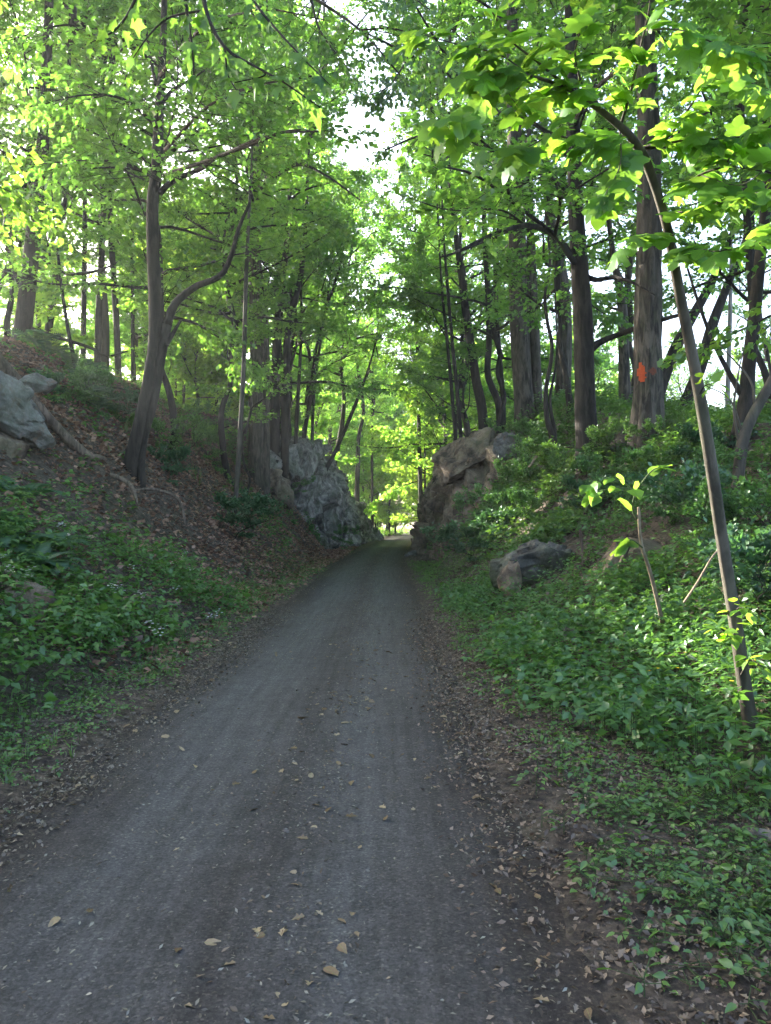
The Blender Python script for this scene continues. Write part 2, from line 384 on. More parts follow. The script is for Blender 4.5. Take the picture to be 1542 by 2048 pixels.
py_ = axis([(-12, 1, 1), (1, 16, .12), (16, 50, .4), (50, 180, 1.5)])
us = np.linspace(0, 1, 27)
e = .10 * n2(py_, py_ * 0, 1.3, 31) + .06 * n2(py_, py_ * 0, 5, 32); e2 = .10 * n2(py_, py_ * 0, 1.3, 41) + .06 * n2(py_, py_ * 0, 5, 42)
cl, hw = path_c(py_), path_h(py_)
xl, xr = cl - hw - .15 + e, cl + hw + .15 + e2
px = xl[:, None] + (xr - xl)[:, None] * us
pyy = np.broadcast_to(py_[:, None], px.shape)
pz = .016 + .014 * (1 - (2 * us[None] - 1) ** 2) - .06 * np.abs(2 * us[None] - 1) ** 14 + .006 * n2(px, pyy, 1.5, 51) - .012 * np.exp(-((us[None] - .33) / .06) ** 2) - .012 * np.exp(-((us[None] - .68) / .06) ** 2)
pidx = np.arange(px.size).reshape(px.shape)
pm = mesh('path', np.stack([px, pyy, pz], -1).reshape(-1, 3), np.stack([pidx[:-1, :-1], pidx[:-1, 1:], pidx[1:, 1:], pidx[1:, :-1]], -1).reshape(-1, 4), M['path'], True)
uvl = pm.uv_layers.new(name='UVMap'); vi = np.empty(len(pm.loops), np.int32); pm.loops.foreach_get('vertex_index', vi)
uu = np.broadcast_to(us, px.shape).ravel()[vi]; vv = pyy.ravel()[vi]
uvl.data.foreach_set('uv', np.stack([uu, vv], -1).astype(np.float32).ravel())
path = tag(obj('path', pm), 'grey stone dust path running through the rock cut', 'path', kind='structure')
def path_z(x, y): return .022

# ------------------------------------------------------------------ rocks
def at_ground(px, py):
    """ground point under a photo pixel"""
    ds = np.linspace(2, 60, 1200); q = np.array([P(px, py, d) for d in ds]); hit = q[:, 2] <= ground_z(q[:, 0], q[:, 1]); return q[np.argmax(hit)] if hit.any() else np.array((0, 1e4, 0))
def facet(p, seed, cell, amp, tilt, stretch=(1, 1, 1), dip=0.0):
    """offset of points p as if broken into angular blocks: every block has its own step and slope"""
    c, s_ = math.cos(dip), math.sin(dip); q = np.stack([p[:, 0], p[:, 1] * c + p[:, 2] * s_, -p[:, 1] * s_ + p[:, 2] * c], -1) / (np.array(stretch) * cell)
    i = np.floor(q).astype(np.int64); best = np.full(len(p), 9e9); val = np.zeros(len(p)); fr = q - i
    for dx in (-1, 0, 1):
        for dy in (-1, 0, 1):
            for dz in (-1, 0, 1):
                a, b, e_ = i[:, 0] + dx, i[:, 1] + dy, i[:, 2] + dz
                o = np.stack([hash3(a, b, e_, seed + k) for k in range(3)], -1) + np.array((dx, dy, dz)); r_ = fr - o; d2 = (r_ ** 2).sum(1)
                g = np.stack([hash3(a, b, e_, seed + 10 + k) - .5 for k in range(3)], -1); h = (hash3(a, b, e_, seed + 20) - .5) * 2 * amp + (r_ * g).sum(1) * 2 * tilt
                m_ = d2 < best; best = np.where(m_, d2, best); val = np.where(m_, h, val)
    return val
def rock_mesh(name, dims, seed, mat, cuts=20, sub=5, rough=.06, box=.8):
    rng = np.random.default_rng(seed)
    bm = bmesh.new(); bmesh.ops.create_icosphere(bm, subdivisions=sub, radius=1.0)
    v = np.array([x.co[:] for x in bm.verts]); f = np.array([[x.index for x in q.verts] for q in bm.faces]); bm.free()
    v = v / (np.abs(v) ** 4).sum(1, keepdims=True) ** (box / 4)
    for k in range(cuts):
        n = norm(rng.normal(size=3) * np.array((1, 1, .8))); d = rng.uniform(.60, .95)
        h = v @ n - d; v = v - np.maximum(h, 0)[:, None] * n
    nn = norm(v); v = v * np.array(dims) / 2; md = min(dims)
    a = facet(v, seed, md * .55, .07 * md, .10 * md, (1.2, 1.2, .7), .5) + facet(v, seed + 3, md * .22, .022 * md, .03 * md, (1.3, 1.3, .6), .5)
    v = v + nn * (a * (.5 + rough * 5) + fbm(v * 5 / max(.5, md) + seed, seed + 9, 3) * .018 * md)[:, None]
    return mesh(name, v, f, mat)
def cliff_mesh(name, line, mat, seed, lean, back, res=.13, amp=.36):
    """rock face standing on a ground line of rows x,y,height, wrapped over its top towards the bank (back = direction inwards)"""
    q = spline(np.column_stack([np.array(line)[:, :2], np.zeros(len(line)), np.array(line)[:, 2]]), int(np.linalg.norm(np.diff(np.array(line)[:, :2], axis=0), axis=1).sum() / res))
    t = norm(np.gradient(q[:, :3], axis=0)); inn = np.stack([-t[:, 1], t[:, 0], t[:, 2]], -1) * back
    Hm = q[:, 3].max(); nv = int((Hm + 3) / res); vs = np.linspace(0, 1, nv); k = .72
    up = np.minimum(vs / k, 1)[None] * q[:, 3:4]; top = np.clip((vs - k) / (1 - k), 0, 1)[None]
    p = q[:, None, :3] + inn[:, None] * (lean * up + 3.0 * top)[..., None] + UP * (up + .35 * np.sin(top * 2.6) - .9 * top ** 2 - .6 * (vs[None] < 1e-6))[..., None]
    nrm = norm(-inn[:, None] * (1 - .8 * top)[..., None] + UP * (.25 + .9 * top)[..., None]); sh = p.shape; p = p.reshape(-1, 3); nrm = nrm.reshape(-1, 3)
    w = fbm(p * .5 + seed, seed, 2)[:, None] * .2
    d = facet(p + w, seed, 2.8, amp * .9, amp * 1.5, (1, 1.5, .8), .6) + facet(p + w, seed + 40, 1.1, amp * .3, amp * .75, (1, 1.7, .6), .9) + facet(p, seed + 80, .42, amp * .07, amp * .22, (1, 1.8, .6), .9) + .5 * amp * fbm(p * .35, seed + 7, 2)
    p = p + nrm * d[:, None] + UP * (facet(p, seed + 60, 1.1, .1, .05))[:, None]
    ii = np.arange(sh[0] * sh[1]).reshape(sh[:2]); f = np.stack([ii[:-1, :-1], ii[1:, :-1], ii[1:, 1:], ii[:-1, 1:]], -1).reshape(-1, 4)
    if back > 0: f = f[:, ::-1]
    return mesh(name, p, f, mat)

def rock(name, loc, dims, rot, seed, mat, label, cat='rock', group=None, **kw):
    o = obj(name, rock_mesh(name, dims, seed, M[mat], **kw), None, loc); o.rotation_euler = [R(a) for a in rot]
    return tag(o, label, cat, group)

# left ledge: a root with faceted blocks as parts
rng = np.random.default_rng(5)
cl0 = P(640, 1010, 54)
cliff = empty('rock_cliff', (-4.0, 54, 0), 'tall jagged grey rock cliff along the left edge of the path', 'cliff')
def block(parent, base, loc, dims, rot, seed, mat, **kw):
    o = obj('rock_block', rock_mesh('rock_block', dims, seed, M[mat], **kw), parent, np.array(loc) - np.array(base)); o.rotation_euler = [R(a) for a in rot]; return o
cb = (-4.0, 54, 0)
o_ = cliff_mesh('rock_face', res=.125, amp=.5, mat=M['rock'], seed=11, lean=.16, back=1, line=[(-7.6, 41.6, 5.4), (-6.2, 43, 5.6), (-5.0, 45.5, 6.6), (-4.0, 48.5, 7.0), (-3.3, 52, 7.0), (-2.8, 57, 5.8), (-2.5, 62, 4.4), (-2.0, 69, 2.9), (-1.2, 77, 1.5), (-.6, 84, .5)])
for v_ in o_.vertices: v_.co = v_.co - Vector(cb)
obj('rock_face', o_, cliff)
for k, (a, b, d, s_) in enumerate(((600, 905, 46.5, 1.3), (560, 915, 44, 1.5), (640, 950, 50, 1.3), (700, 1035, 66, 1.5), (660, 1092, 49.5, .9), (600, 1075, 45.5, 1.2), (720, 1068, 72, 1.2))):
    block(cliff, cb, P(a, b, d), (s_, s_ * 1.3, s_ * rng.uniform(.8, 1.4)), (rng.uniform(-15, 25), rng.uniform(5, 40), rng.uniform(-40, 40)), 100 + k, 'rock', sub=5, rough=.2)
cl2 = empty('rock_ledge', (-6.0, 43, 2.5), 'brown overhanging ledge with a dark hollow beneath it, left of the grey cliff', 'rock ledge')
lb = (-6.0, 43, 2.5)
block(cl2, lb, P(543, 990, 40.6), (2.4, 3.0, 2.1), (5, 12, 25), 21, 'rock_brown', sub=5, rough=.16)
block(cl2, lb, P(515, 930, 42), (2.8, 3.0, 1.7), (10, 5, -20), 22, 'rock', sub=5, rough=.2)
block(cl2, lb, P(565, 940, 43), (2.2, 3, 2.0), (0, 10, 30), 23, 'rock', sub=5, rough=.2)
block(cl2, lb, P(546, 1030, 40.0), (1.9, 1.6, .5), (8, 6, 15), 24, 'rock_brown', sub=5, rough=.1)
rock('rock_slab', P(0, 818, 14.0), (2.2, 2.6, 1.05), (6, 30, 20), 31, 'rock_pale', 'large pale slab rock jutting from the bank at the far left, dead log lying over it', 'rock', sub=6, rough=.12, cuts=18)
rock('boulder', P(-10, 935, 13.6), (1.3, 2.2, 1.5), (0, 10, 10), 32, 'rock_brown', 'mossy pale boulder beneath the big slab at the far left', 'boulder', sub=6, rough=.12)
rock('rock', P(78, 770, 15.5), (.7, .7, .4), (0, 10, 10), 33, 'rock_pale', 'small pale rock on the left bank just above the slab rock', 'rock', sub=4)
rock('rock', at_ground(40, 1205), (.7, .55, .45), (0, 20, 10), 34, 'rock_brown', 'half buried tan stone among the white flowers on the left', 'rock', sub=4)
# right outcrop
ro = empty('rock_outcrop', (4.0, 36, 0), 'brown rock outcrop with a dark overhang at the right edge of the path', 'rock outcrop'); rb_ = (4.0, 36, 0)
o_ = cliff_mesh('rock_face', [(2.9, 62, .6), (2.3, 52, 2.6), (2.15, 45, 3.7), (2.2, 39, 4.2), (2.3, 35, 4.6), (2.7, 31.5, 4.8), (3.6, 29.3, 4.6), (5.0, 28.2, 4.4), (6.6, 27.8, 4.6)], M['rock_brown'], 23, .17, 1, amp=.42)
for v_ in o_.vertices: v_.co = v_.co - Vector(rb_)
obj('rock_face', o_, ro)
block(ro, rb_, P(938, 915, 32.0), (3.6, 4.4, 1.5), (0, -40, 14), 43, 'rock_brown', sub=5, rough=.24)
block(ro, rb_, P(905, 1080, 31.5), (1.0, 1.6, 2.0), (5, -12, 10), 44, 'rock_brown', sub=5, rough=.2)
block(ro, rb_, P(935, 1125, 29.3), (1.1, 1.5, 1.2), (0, -10, 30), 48, 'rock_brown', sub=5, rough=.15)
rock('boulder', P(1012, 893, 28), (1.0, 1.3, .95), (12, -10, 24), 51, 'rock_pale', 'pale square boulder perched on top of the right bank', 'boulder', sub=5, rough=.08, cuts=14)
rock('boulder', P(1095, 1132, 14.2), (1.8, 1.5, 1.4), (0, 8, 15), 62, 'rock_dark', 'dark mossy boulder at the foot of the right bank', 'boulder', sub=6, rough=.14, cuts=30)
rock('rock', P(1020, 1160, 13.9), (.42, .5, .85), (0, -8, 10), 53, 'rock_brown', 'upright tan stone against the left side of the dark boulder', 'rock', sub=4)
rock('rock_slab', P(1265, 1140, 11.8), (1.9, 1.6, .8), (-18, -20, 5), 54, 'rock_brown', 'tan rock slab showing through the plants on the right bank', 'rock', sub=5, rough=.12)
rock('rock', at_ground(1155, 1268), (.46, .4, .34), (0, 0, 20), 55, 'rock_pale', 'small round tan stone in the herbs below the right bank', 'rock', sub=4)
rock('rock', at_ground(822, 1110), (.75, .6, .5), (0, 0, 20), 56, 'rock', 'loose grey stone at the foot of the right outcrop beside the path', 'rock', sub=4)
rock('rock', at_ground(1537, 1680), (.2, .16, .12), (0, 0, 20), 57, 'rock_pale', 'small pale stone in the litter at the right edge of the photo', 'rock', sub=4)
rock('rock', at_ground(1500, 1998), (.22, .2, .07), (0, 0, 20), 58, 'rock', 'flat grey stone in the bottom right corner', 'rock', sub=4)

# ------------------------------------------------------------------ trees
def rodr(v, k, a):
    """rotate rows v about rows k by angles a"""
    a = np.asarray(a)[..., None]; return v * np.cos(a) + np.cross(k, v) * np.sin(a) + k * np.sum(k * v, -1, keepdims=True) * (1 - np.cos(a))

def limb(rng, start, d, L, r0, n=8, lift=.0, wig=.22):
    p = [np.array(start)]; d = np.array(d, float)
    for k in range(n - 1):
        d = norm(d + rng.normal(size=3) * wig * np.array((1, 1, .6)) + UP * lift)
        p.append(p[-1] + d * L / (n - 1))
    return np.column_stack([np.array(p), r0 * np.linspace(1, .12, n)])

def foliage(rng, limbs, tw_len=1.1, ntw=14, nsub=3, nleaf=8, size=.13, kind='kite', t0=.25, flat=.5, droop=.35, gap=None, jitter=.0):
    """twigs and leaves along limbs: (twig tubes, leaf mesh data)"""
    A, D, Ls = [], [], []
    for pr in limbs:
        sp = spline(pr, 24); tg = norm(np.gradient(sp[:, :3], axis=0))
        tt = np.sort(rng.uniform(t0, 1.0, ntw)); k = (tt * 23).astype(int)
        side = np.where(np.arange(ntw) % 2, 1, -1) * rng.uniform(.5, 1.25, ntw)
        d = rodr(tg[k], np.broadcast_to(UP, (ntw, 3)), side); d = norm(d + rng.normal(size=(ntw, 3)) * .18 + np.array((0, 0, .05)))
        d[-1] = tg[-1]
        A.append(sp[k, :3]); D.append(d); Ls.append(tw_len * (1.15 - .6 * tt) * rng.uniform(.6, 1.3, ntw))
    A, D, Ls = np.vstack(A), np.vstack(D), np.concatenate(Ls); n1 = len(A)
    tubes = [prisms(A, A + D * Ls[:, None], np.clip(Ls * .008, .003, .02), .002)]
    rep = np.repeat(np.arange(n1), nsub); u = rng.uniform(.2, 1.0, len(rep))
    A2 = A[rep] + D[rep] * (Ls[rep] * u)[:, None]
    D2 = rodr(D[rep], np.broadcast_to(UP, (len(rep), 3)), rng.choice([-1, 1], len(rep)) * rng.uniform(.4, 1.1, len(rep))); D2 = norm(D2 + rng.normal(size=D2.shape) * .22 - UP * .06)
    L2 = Ls[rep] * rng.uniform(.3, .6, len(rep))
    tubes.append(prisms(A2[::2], (A2 + D2 * L2[:, None])[::2], .005, .002))
    A, D, Ls = np.vstack([A, A2]), np.vstack([D, D2]), np.concatenate([Ls, L2])
    if gap is not None:
        keep = gap(A); A, D, Ls = A[keep], D[keep], Ls[keep]
    n = len(A); rep = np.repeat(np.arange(n), nleaf); u = rng.uniform(.12, 1.05, len(rep))
    pos = A[rep] + D[rep] * (Ls[rep] * u)[:, None] + rng.normal(size=(len(rep), 3)) * np.array((1, 1, .6)) * (size * .45 + jitter)
    tip = rodr(D[rep], np.broadcast_to(UP, (len(rep), 3)), rng.choice([-1, 1], len(rep)) * rng.uniform(.1, 1.3, len(rep)))
    tip = norm(tip + rng.normal(size=tip.shape) * .3 - UP * droop)
    nr = norm(UP + rng.normal(size=tip.shape) * flat)
    return join(tubes), leaves(pos, tip, nr, size * rng.uniform(.65, 1.25, len(rep)), kind)

def crown_variant(seed, h=11, rad=4.2, nl=22, size=.15, mat='canopy', kind='fold', ntw=13, nsub=3, nleaf=7, elev=(5, 45), r0=.09, trunk_r=0.16, shape='oval', tw=1.3):
    """limbs and leaves round a vertical axis from z=0 to z=h"""
    rng = np.random.default_rng(seed); L = []
    ax = np.array([(rng.normal() * .25 * k, rng.normal() * .25 * k, h * k / 4, trunk_r * (1 - .22 * k)) for k in range(5)])
    axs = spline(ax, 30)
    for k in range(nl):
        u = (k + rng.uniform(0, 1)) / nl; q = axs[int(u * 29)]
        s = math.sin(math.pi * (.18 + .78 * u)) if shape == 'oval' else (1.0 - .65 * u)
        az = k * 2.4 + rng.uniform(-.5, .5); el = R(rng.uniform(*elev) + 25 * u)
        d = (math.cos(az) * math.cos(el), math.sin(az) * math.cos(el), math.sin(el))
        L.append(limb(rng, q[:3], d, rad * s * rng.uniform(.75, 1.25), min(r0, q[3] * .7), 7, lift=rng.uniform(-.06, .06)))
    L.append(limb(rng, axs[-1, :3], (0, 0, 1), rad * .4, ax[-1, 3], 5))
    wood = [tube(np.column_stack([axs[:, :3], axs[:, 3]]), 8)] + [tube(spline(q, 9), 5) for q in L]
    tw_, lv = foliage(rng, L, tw, ntw, nsub, nleaf, size, kind, t0=.15)
    bm_ = mesh('boughs', *join(wood + [tw_]), M['bark'] if mat != 'sunny' else M['bark_far'], True)
    cm = mesh('crown', *lv, M[mat])
    return bm_, cm

TALL = [crown_variant(200 + k, h=13, rad=4.6, nl=26, size=.19, ntw=14, nsub=4, nleaf=7) for k in range(4)]
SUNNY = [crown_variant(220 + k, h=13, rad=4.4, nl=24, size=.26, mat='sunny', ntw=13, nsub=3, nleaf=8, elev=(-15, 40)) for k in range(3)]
MID = [crown_variant(280 + k, h=8.5, rad=4.8, nl=22, size=.145, ntw=16, nsub=4, nleaf=8, elev=(-8, 22), r0=.06, trunk_r=.10, tw=1.5) for k in range(3)]
LOW = [crown_variant(240 + k, h=6.5, rad=2.9, nl=16, size=.15, ntw=11, nsub=3, nleaf=7, elev=(-5, 25), r0=.04, trunk_r=.06, shape='cone', tw=1.0) for k in range(3)]
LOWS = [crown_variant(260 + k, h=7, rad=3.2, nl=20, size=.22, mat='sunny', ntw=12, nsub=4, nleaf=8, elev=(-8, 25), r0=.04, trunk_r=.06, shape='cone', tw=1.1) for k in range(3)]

def trunk_obj(root, base, pr, sides, mat, furrow=0, seed=0, flare=.35, name='trunk', n=None):
    L = np.linalg.norm(np.diff(pr[:, :3], axis=0), axis=1).sum(); n = n or int(np.clip(L / .22, 12, 120))
    v, f = tube(spline(pr, n), sides, furrow, seed, flare)
    return obj(name, mesh(name, v - base, f, M[mat], True), root)

def pix(tr, d, k=1.0):
    """rows (px,py,width px[,depth]) -> rows x,y,z,radius"""
    out = []
    for q in tr:
        dd = q[3] if len(q) > 3 else d
        out.append((*P(q[0], q[1], dd), q[2] / 2 / F_ * dd * k))
    return np.array(out)

def main_tree(name, label, d, tr, crown=None, ctop=0.0, cscale=1.0, limbs=(), mat='bark', furrow=0.0, sides=18, seed=1, group=None, lift=8, stems=(), sink=.5, flare=.35, crowns=()):
    """a tree measured off the photo: trunk row list in pixels at depth d, then `lift` metres straight on; limbs the same way"""
    dg_ = at_ground(tr[0][0], min(tr[0][1], 1040))[1]
    if tr[0][1] > 860 and .7 < dg_ / d < 1.35:
        kq = dg_ / d; sc_ = lambda L: [(*q[:3], q[3] * kq) if len(q) > 3 else q for q in L]; d = dg_; tr = sc_(tr); limbs = [sc_(l) for l in limbs]; stems = [sc_(l) for l in stems]
    pr = pix(tr, d, .92); b = pr[0, :3].copy(); g = gz(b[0], b[1])
    base = np.array((b[0], b[1], g)); t0 = norm(pr[0, :3] - pr[1, :3])
    first = np.array([*(np.array((b[0], b[1], min(g, b[2]) - sink)) + t0 * np.array((1, 1, 0)) * .2), pr[0, 3]])
    pr = np.vstack([first, pr])
    if lift:
        dv = norm(pr[-1, :3] - pr[-2, :3]); dv = norm(dv + UP * .6)
        pr = np.vstack([pr, [*(pr[-1, :3] + dv * lift * .5), pr[-1, 3] * .8], [*(pr[-1, :3] + dv * lift + UP * .3), pr[-1, 3] * .55]])
    root = empty(name, base, label, 'tree', group)
    trunk_obj(root, base, pr, sides, mat, furrow, seed, flare)
    for s in stems:
        q = pix(s, d); q = np.vstack([[q[0, 0], q[0, 1], min(q[0, 2], gz(q[0, 0], q[0, 1])) - sink, q[0, 3] * 1.1], q]); trunk_obj(root, base, q, sides, mat, furrow, seed + 7, .2, 'stem')
    for l in limbs:
        q = pix(l, d); v, f = tube(spline(q, 22), 9, 0, seed + 3, 0, .06); obj('branch', mesh('branch', v - base, f, M[mat], True), root)
    if crown is not None:
        bmv, cmv = crown; rr = random.Random(seed); top = pr[-1, :3] - UP * ctop
        for nm, me in (('boughs', bmv), ('crown', cmv)):
            o = obj(nm, me, root, top - base); o.rotation_euler = (0, 0, rr.uniform(0, 6.28) if nm == 'boughs' else last); last = o.rotation_euler[2]
            o.scale = (cscale,) * 3
            if nm == 'crown': o['kind'] = 'stuff'
    return root, base, pr

T = main_tree
# left bank
r_, b_, pr_ = T('maple_tree', 'dark leaning double trunk tree rooted in the left leafy slope', 20,
  [(258, 945, 36), (285, 830, 32), (308, 710, 30), (311, 620, 30), (306, 500, 27), (305, 410, 26), (314, 330, 24), (318, 230, 21), (326, 90, 15), (330, -60, 12)], TALL[0], 6.0, .8,
  limbs=[[(318, 388, 14), (345, 362, 11), (400, 338, 10), (432, 315, 9, 19), (500, 290, 7, 18), (575, 262, 5, 17), (640, 262, 3, 16.5)],
         [(334, 650, 20), (350, 608, 17), (390, 574, 14), (440, 552, 12), (462, 512, 10), (478, 455, 8), (500, 405, 5)],
         [(332, 690, 12), (350, 660, 8), (362, 640, 5)], [(326, 205, 9), (345, 180, 7), (380, 160, 5), (410, 140, 3)], [(312, 170, 8), (300, 110, 6), (290, 40, 4)],
         [(304, 350, 8), (270, 338, 6), (220, 335, 4), (165, 338, 2)]],
  stems=[[(284, 900, 16), (306, 800, 20), (322, 710, 20), (334, 650, 19)]], seed=3, lift=6, flare=.1)
T('oak_tree', 'thick straight furrowed tree standing above the left cliff', 39, [(517, 840, 36), (515, 700, 33), (511, 560, 30), (510, 430, 26), (514, 320, 22), (520, 180, 16)], TALL[1], 5, 1.1,
  limbs=[[(516, 420, 10), (535, 360, 8), (560, 300, 6), (580, 270, 4)]], stems=[[(530, 830, 20), (530, 720, 20), (527, 600, 16), (517, 530, 12)]], mat='bark_grey', furrow=.10, sides=30, seed=4)
T('young_tree', 'slim pale pole of a tree halfway up the left slope, before the thick furrowed one', 24, [(468, 1045, 11), (478, 900, 11), (487, 740, 10), (492, 560, 9), (498, 430, 7), (503, 330, 5)], LOW[0], 3.5, .7, mat='bark_smooth', sides=10, seed=5, lift=2, flare=.1)
T('forked_tree', 'forked dark tree right of the thick furrowed one above the left cliff', 42, [(570, 850, 18), (573, 720, 17), (577, 650, 15), (596, 580, 13), (606, 520, 10), (612, 430, 7)], TALL[2], 4, .9,
  stems=[[(549, 830, 22), (553, 700, 18), (562, 580, 15), (574, 480, 12), (580, 380, 8)]], seed=6)
for k, (lab, tr, d) in enumerate([
  ('thin straight tree on the edge of the left cliff, nearest the forked one', [(592, 872, 9), (598, 760, 8), (603, 640, 6), (600, 520, 4)], 46),
  ('thin crooked tree rooted on the rim of the left cliff, leaning right at its top', [(607, 890, 10), (620, 800, 9), (632, 700, 7), (655, 610, 6), (678, 540, 4)], 48),
  ('thin upright tree at the right end of the left cliff rim', [(624, 895, 8), (628, 780, 7), (640, 690, 6), (655, 600, 4)], 50)]):
    T('young_tree', lab, d, tr, LOW[k], 3, .8, sides=9, seed=30 + k, lift=3, flare=.1)
T('leaning_tree', 'curved sapling growing out of the face of the left cliff and leaning over the path', 53, [(640, 962, 12), (652, 938, 11), (672, 900, 9), (700, 835, 8), (722, 780, 6), (742, 720, 4), (752, 680, 3)], LOW[1], 2.5, .6, sides=9, seed=34, lift=1, flare=0, sink=.1)
T('ridge_tree', 'thickest dark tree on the left ridge, above the slab rock', 24, [(33, 740, 40), (48, 640, 36), (62, 510, 32), (72, 420, 29), (85, 300, 26), (90, 200, 23), (96, 80, 20), (100, -60, 16)], TALL[3], 5, 1.0,
  limbs=[[(58, 540, 12), (80, 512, 10), (110, 540, 8), (150, 548, 7), (200, 540, 5), (245, 520, 3)], [(46, 650, 9), (70, 660, 8), (120, 676, 7), (180, 695, 6), (215, 712, 5), (255, 702, 3)], [(52, 600, 9), (20, 540, 8), (-20, 600, 6)],
         [(75, 400, 10), (40, 330, 7), (0, 300, 5)]], seed=8, lift=5)
T('ridge_tree', 'second tree from the left on the ridge, reddish and half the thickness of the first', 31, [(90, 725, 17), (104, 610, 16), (120, 490, 14), (130, 380, 12), (135, 250, 9)], TALL[0], 5, .9, seed=9)
T('crooked_tree', 'thin crooked dark tree leaning left on the left ridge, before the straight trunks', 24, [(155, 785, 11), (150, 730, 10), (138, 670, 8), (124, 580, 7), (115, 500, 6), (108, 440, 4)], LOW[2], 3, .6, sides=9, seed=10, lift=1.5,
  limbs=[[(153, 760, 6), (185, 770, 5), (230, 775, 4), (262, 782, 2)]])
for k, (lab, px, w, top, d) in enumerate([('left, slimmer trunk of a close straight pair on the left ridge', 166, 12, 170, 36), ('right trunk of a close straight pair on the left ridge', 194, 15, 205, 35),
  ('straight dark trunk on the ridge between the close pair and the leaning double tree', 237, 14, 222, 35), ('faint slender trunk on the left ridge just left of the leaning double tree', 266, 9, 264, 40)]):
    T('ridge_tree', lab, d, [(px, 765, w), (px * .7 + top * .3, 640, w * .95), (top, 460, w * .85), (top, 330, w * .65)], TALL[k % 4], 4, .85, seed=40 + k, group='straight trees on the left ridge')
rr = random.Random(4)
for k, px in enumerate((352, 366, 386, 399, 416, 432, 447, 462)):
    d = rr.uniform(44, 62); w = rr.uniform(4.5, 7); T('sapling', 'slender sapling in the sunlit row behind the left ridge', d, [(px, 840, w), (px + rr.uniform(-6, 6), 700, w * .85), (px + rr.uniform(-12, 8), 520, w * .7)], LOWS[k % 3], 5.5, .9, sides=8, seed=50 + k, group='saplings behind the left ridge', mat='bark_far', lift=2)

# right bank
T('tulip_tree', 'massive furrowed grey tree marked with orange paint on the right bank', 25, [(1296, 868, 68), (1296, 760, 62), (1296, 640, 59), (1298, 500, 55), (1298, 300, 50), (1292, 100, 44), (1288, -80, 38)], TALL[1], 3, 1.1, mat='bark_grey', furrow=.13, sides=56, seed=12, lift=4,
  limbs=[[(1305, 330, 14), (1360, 260, 10), (1420, 220, 7)]], flare=.3)
T('maple_tree', 'dark tree with a low branch reaching right past the orange marked trunk', 22, [(1180, 925, 52), (1172, 840, 46), (1168, 740, 43), (1166, 650, 43), (1160, 540, 38), (1152, 430, 35), (1148, 300, 31), (1142, 120, 26), (1138, -60, 20)], TALL[2], 4, 1.0, seed=13, lift=4,
  limbs=[[(1178, 700, 20), (1200, 684, 14), (1240, 668, 12), (1290, 650, 10, 21), (1330, 638, 9, 20.5), (1390, 622, 5, 20)],
         [(1158, 540, 16), (1135, 500, 13), (1108, 470, 11, 20), (1060, 455, 9, 18), (1000, 468, 7, 17), (940, 495, 5, 16), (880, 515, 3, 15.5)],
         [(1160, 548, 14), (1190, 560, 12), (1225, 555, 10), (1265, 565, 6, 21), (1310, 590, 2, 20)], [(1150, 330, 12), (1100, 270, 10, 18), (1040, 235, 8, 15), (960, 225, 6, 12.5), (890, 250, 3, 11)], [(1150, 390, 11), (1090, 350, 9, 18), (1010, 340, 7, 15), (930, 350, 4, 13)],
         [(1146, 250, 11), (1190, 180, 9, 19), (1250, 130, 6, 16)]], sides=22, furrow=.06)
T('oak_tree', 'broad double stemmed tree, leftmost of the thick trunks on top of the right bank', 33, [(1050, 815, 46), (1043, 720, 44), (1038, 600, 42), (1034, 450, 38), (1030, 300, 33), (1026, 120, 26)], TALL[3], 5, 1.15, stems=[[(1073, 800, 24), (1070, 700, 22), (1064, 560, 20), (1060, 420, 16), (1058, 260, 10)]], mat='bark_grey', furrow=.10, sides=34, seed=14, lift=6)
T('oak_tree', 'grey tree bending left near its top, just right of the broad double stemmed tree', 35, [(1124, 805, 35), (1129, 720, 32), (1130, 640, 30), (1124, 560, 28), (1112, 490, 26), (1098, 420, 22), (1090, 280, 16)], TALL[0], 5, 1.0, mat='bark_grey', furrow=.10, sides=28, seed=15)
T('forest_tree', 'grey tree with a fork at its top seen left of the orange marked trunk', 31, [(1250, 820, 27), (1248, 740, 24), (1246, 640, 22), (1238, 570, 18), (1225, 500, 12)], TALL[1], 6, .9, limbs=[[(1246, 620, 12), (1256, 570, 11), (1264, 500, 8)]], seed=16, mat='bark_grey')
T('leaning_tree', 'thick trunk slanting steeply to the right from behind the orange marked tree', 28, [(1318, 790, 26), (1345, 710, 24), (1375, 650, 22), (1420, 570, 18), (1460, 480, 12)], TALL[2], 5, .8, seed=17)
T('leaning_tree', 'slanting dark trunk just right of the first slanting one, rooted lower on the bank', 27, [(1352, 850, 28), (1378, 790, 26), (1402, 730, 25), (1425, 650, 23), (1455, 570, 17), (1490, 480, 12)], TALL[3], 5, .8, seed=18)
T('leaning_tree', 'slanting tree with long upright fork at the right edge of the photo', 17, [(1476, 885, 34), (1490, 810, 31), (1498, 730, 28), (1510, 620, 26), (1522, 500, 24), (1535, 380, 22), (1550, 200, 18)], TALL[0], 2, .9, limbs=[[(1490, 800, 14), (1455, 740, 10), (1425, 680, 8), (1395, 600, 6), (1370, 520, 4)]], seed=19, lift=5)
T('forked_tree', 'pale barked forked tree low on the right bank near the edge of the photo', 12.5, [(1472, 1010, 27), (1478, 940, 25), (1486, 880, 24), (1506, 830, 22), (1545, 760, 20), (1600, 660, 16)], LOW[0], 2, 1.0, limbs=[[(1480, 900, 6), (1468, 820, 5), (1478, 740, 3), (1490, 690, 2)], [(1486, 870, 5), (1460, 800, 3), (1410, 770, 2)], [(1510, 820, 6), (1500, 760, 4), (1440, 690, 2)]], mat='bark_smooth', seed=20, lift=2)
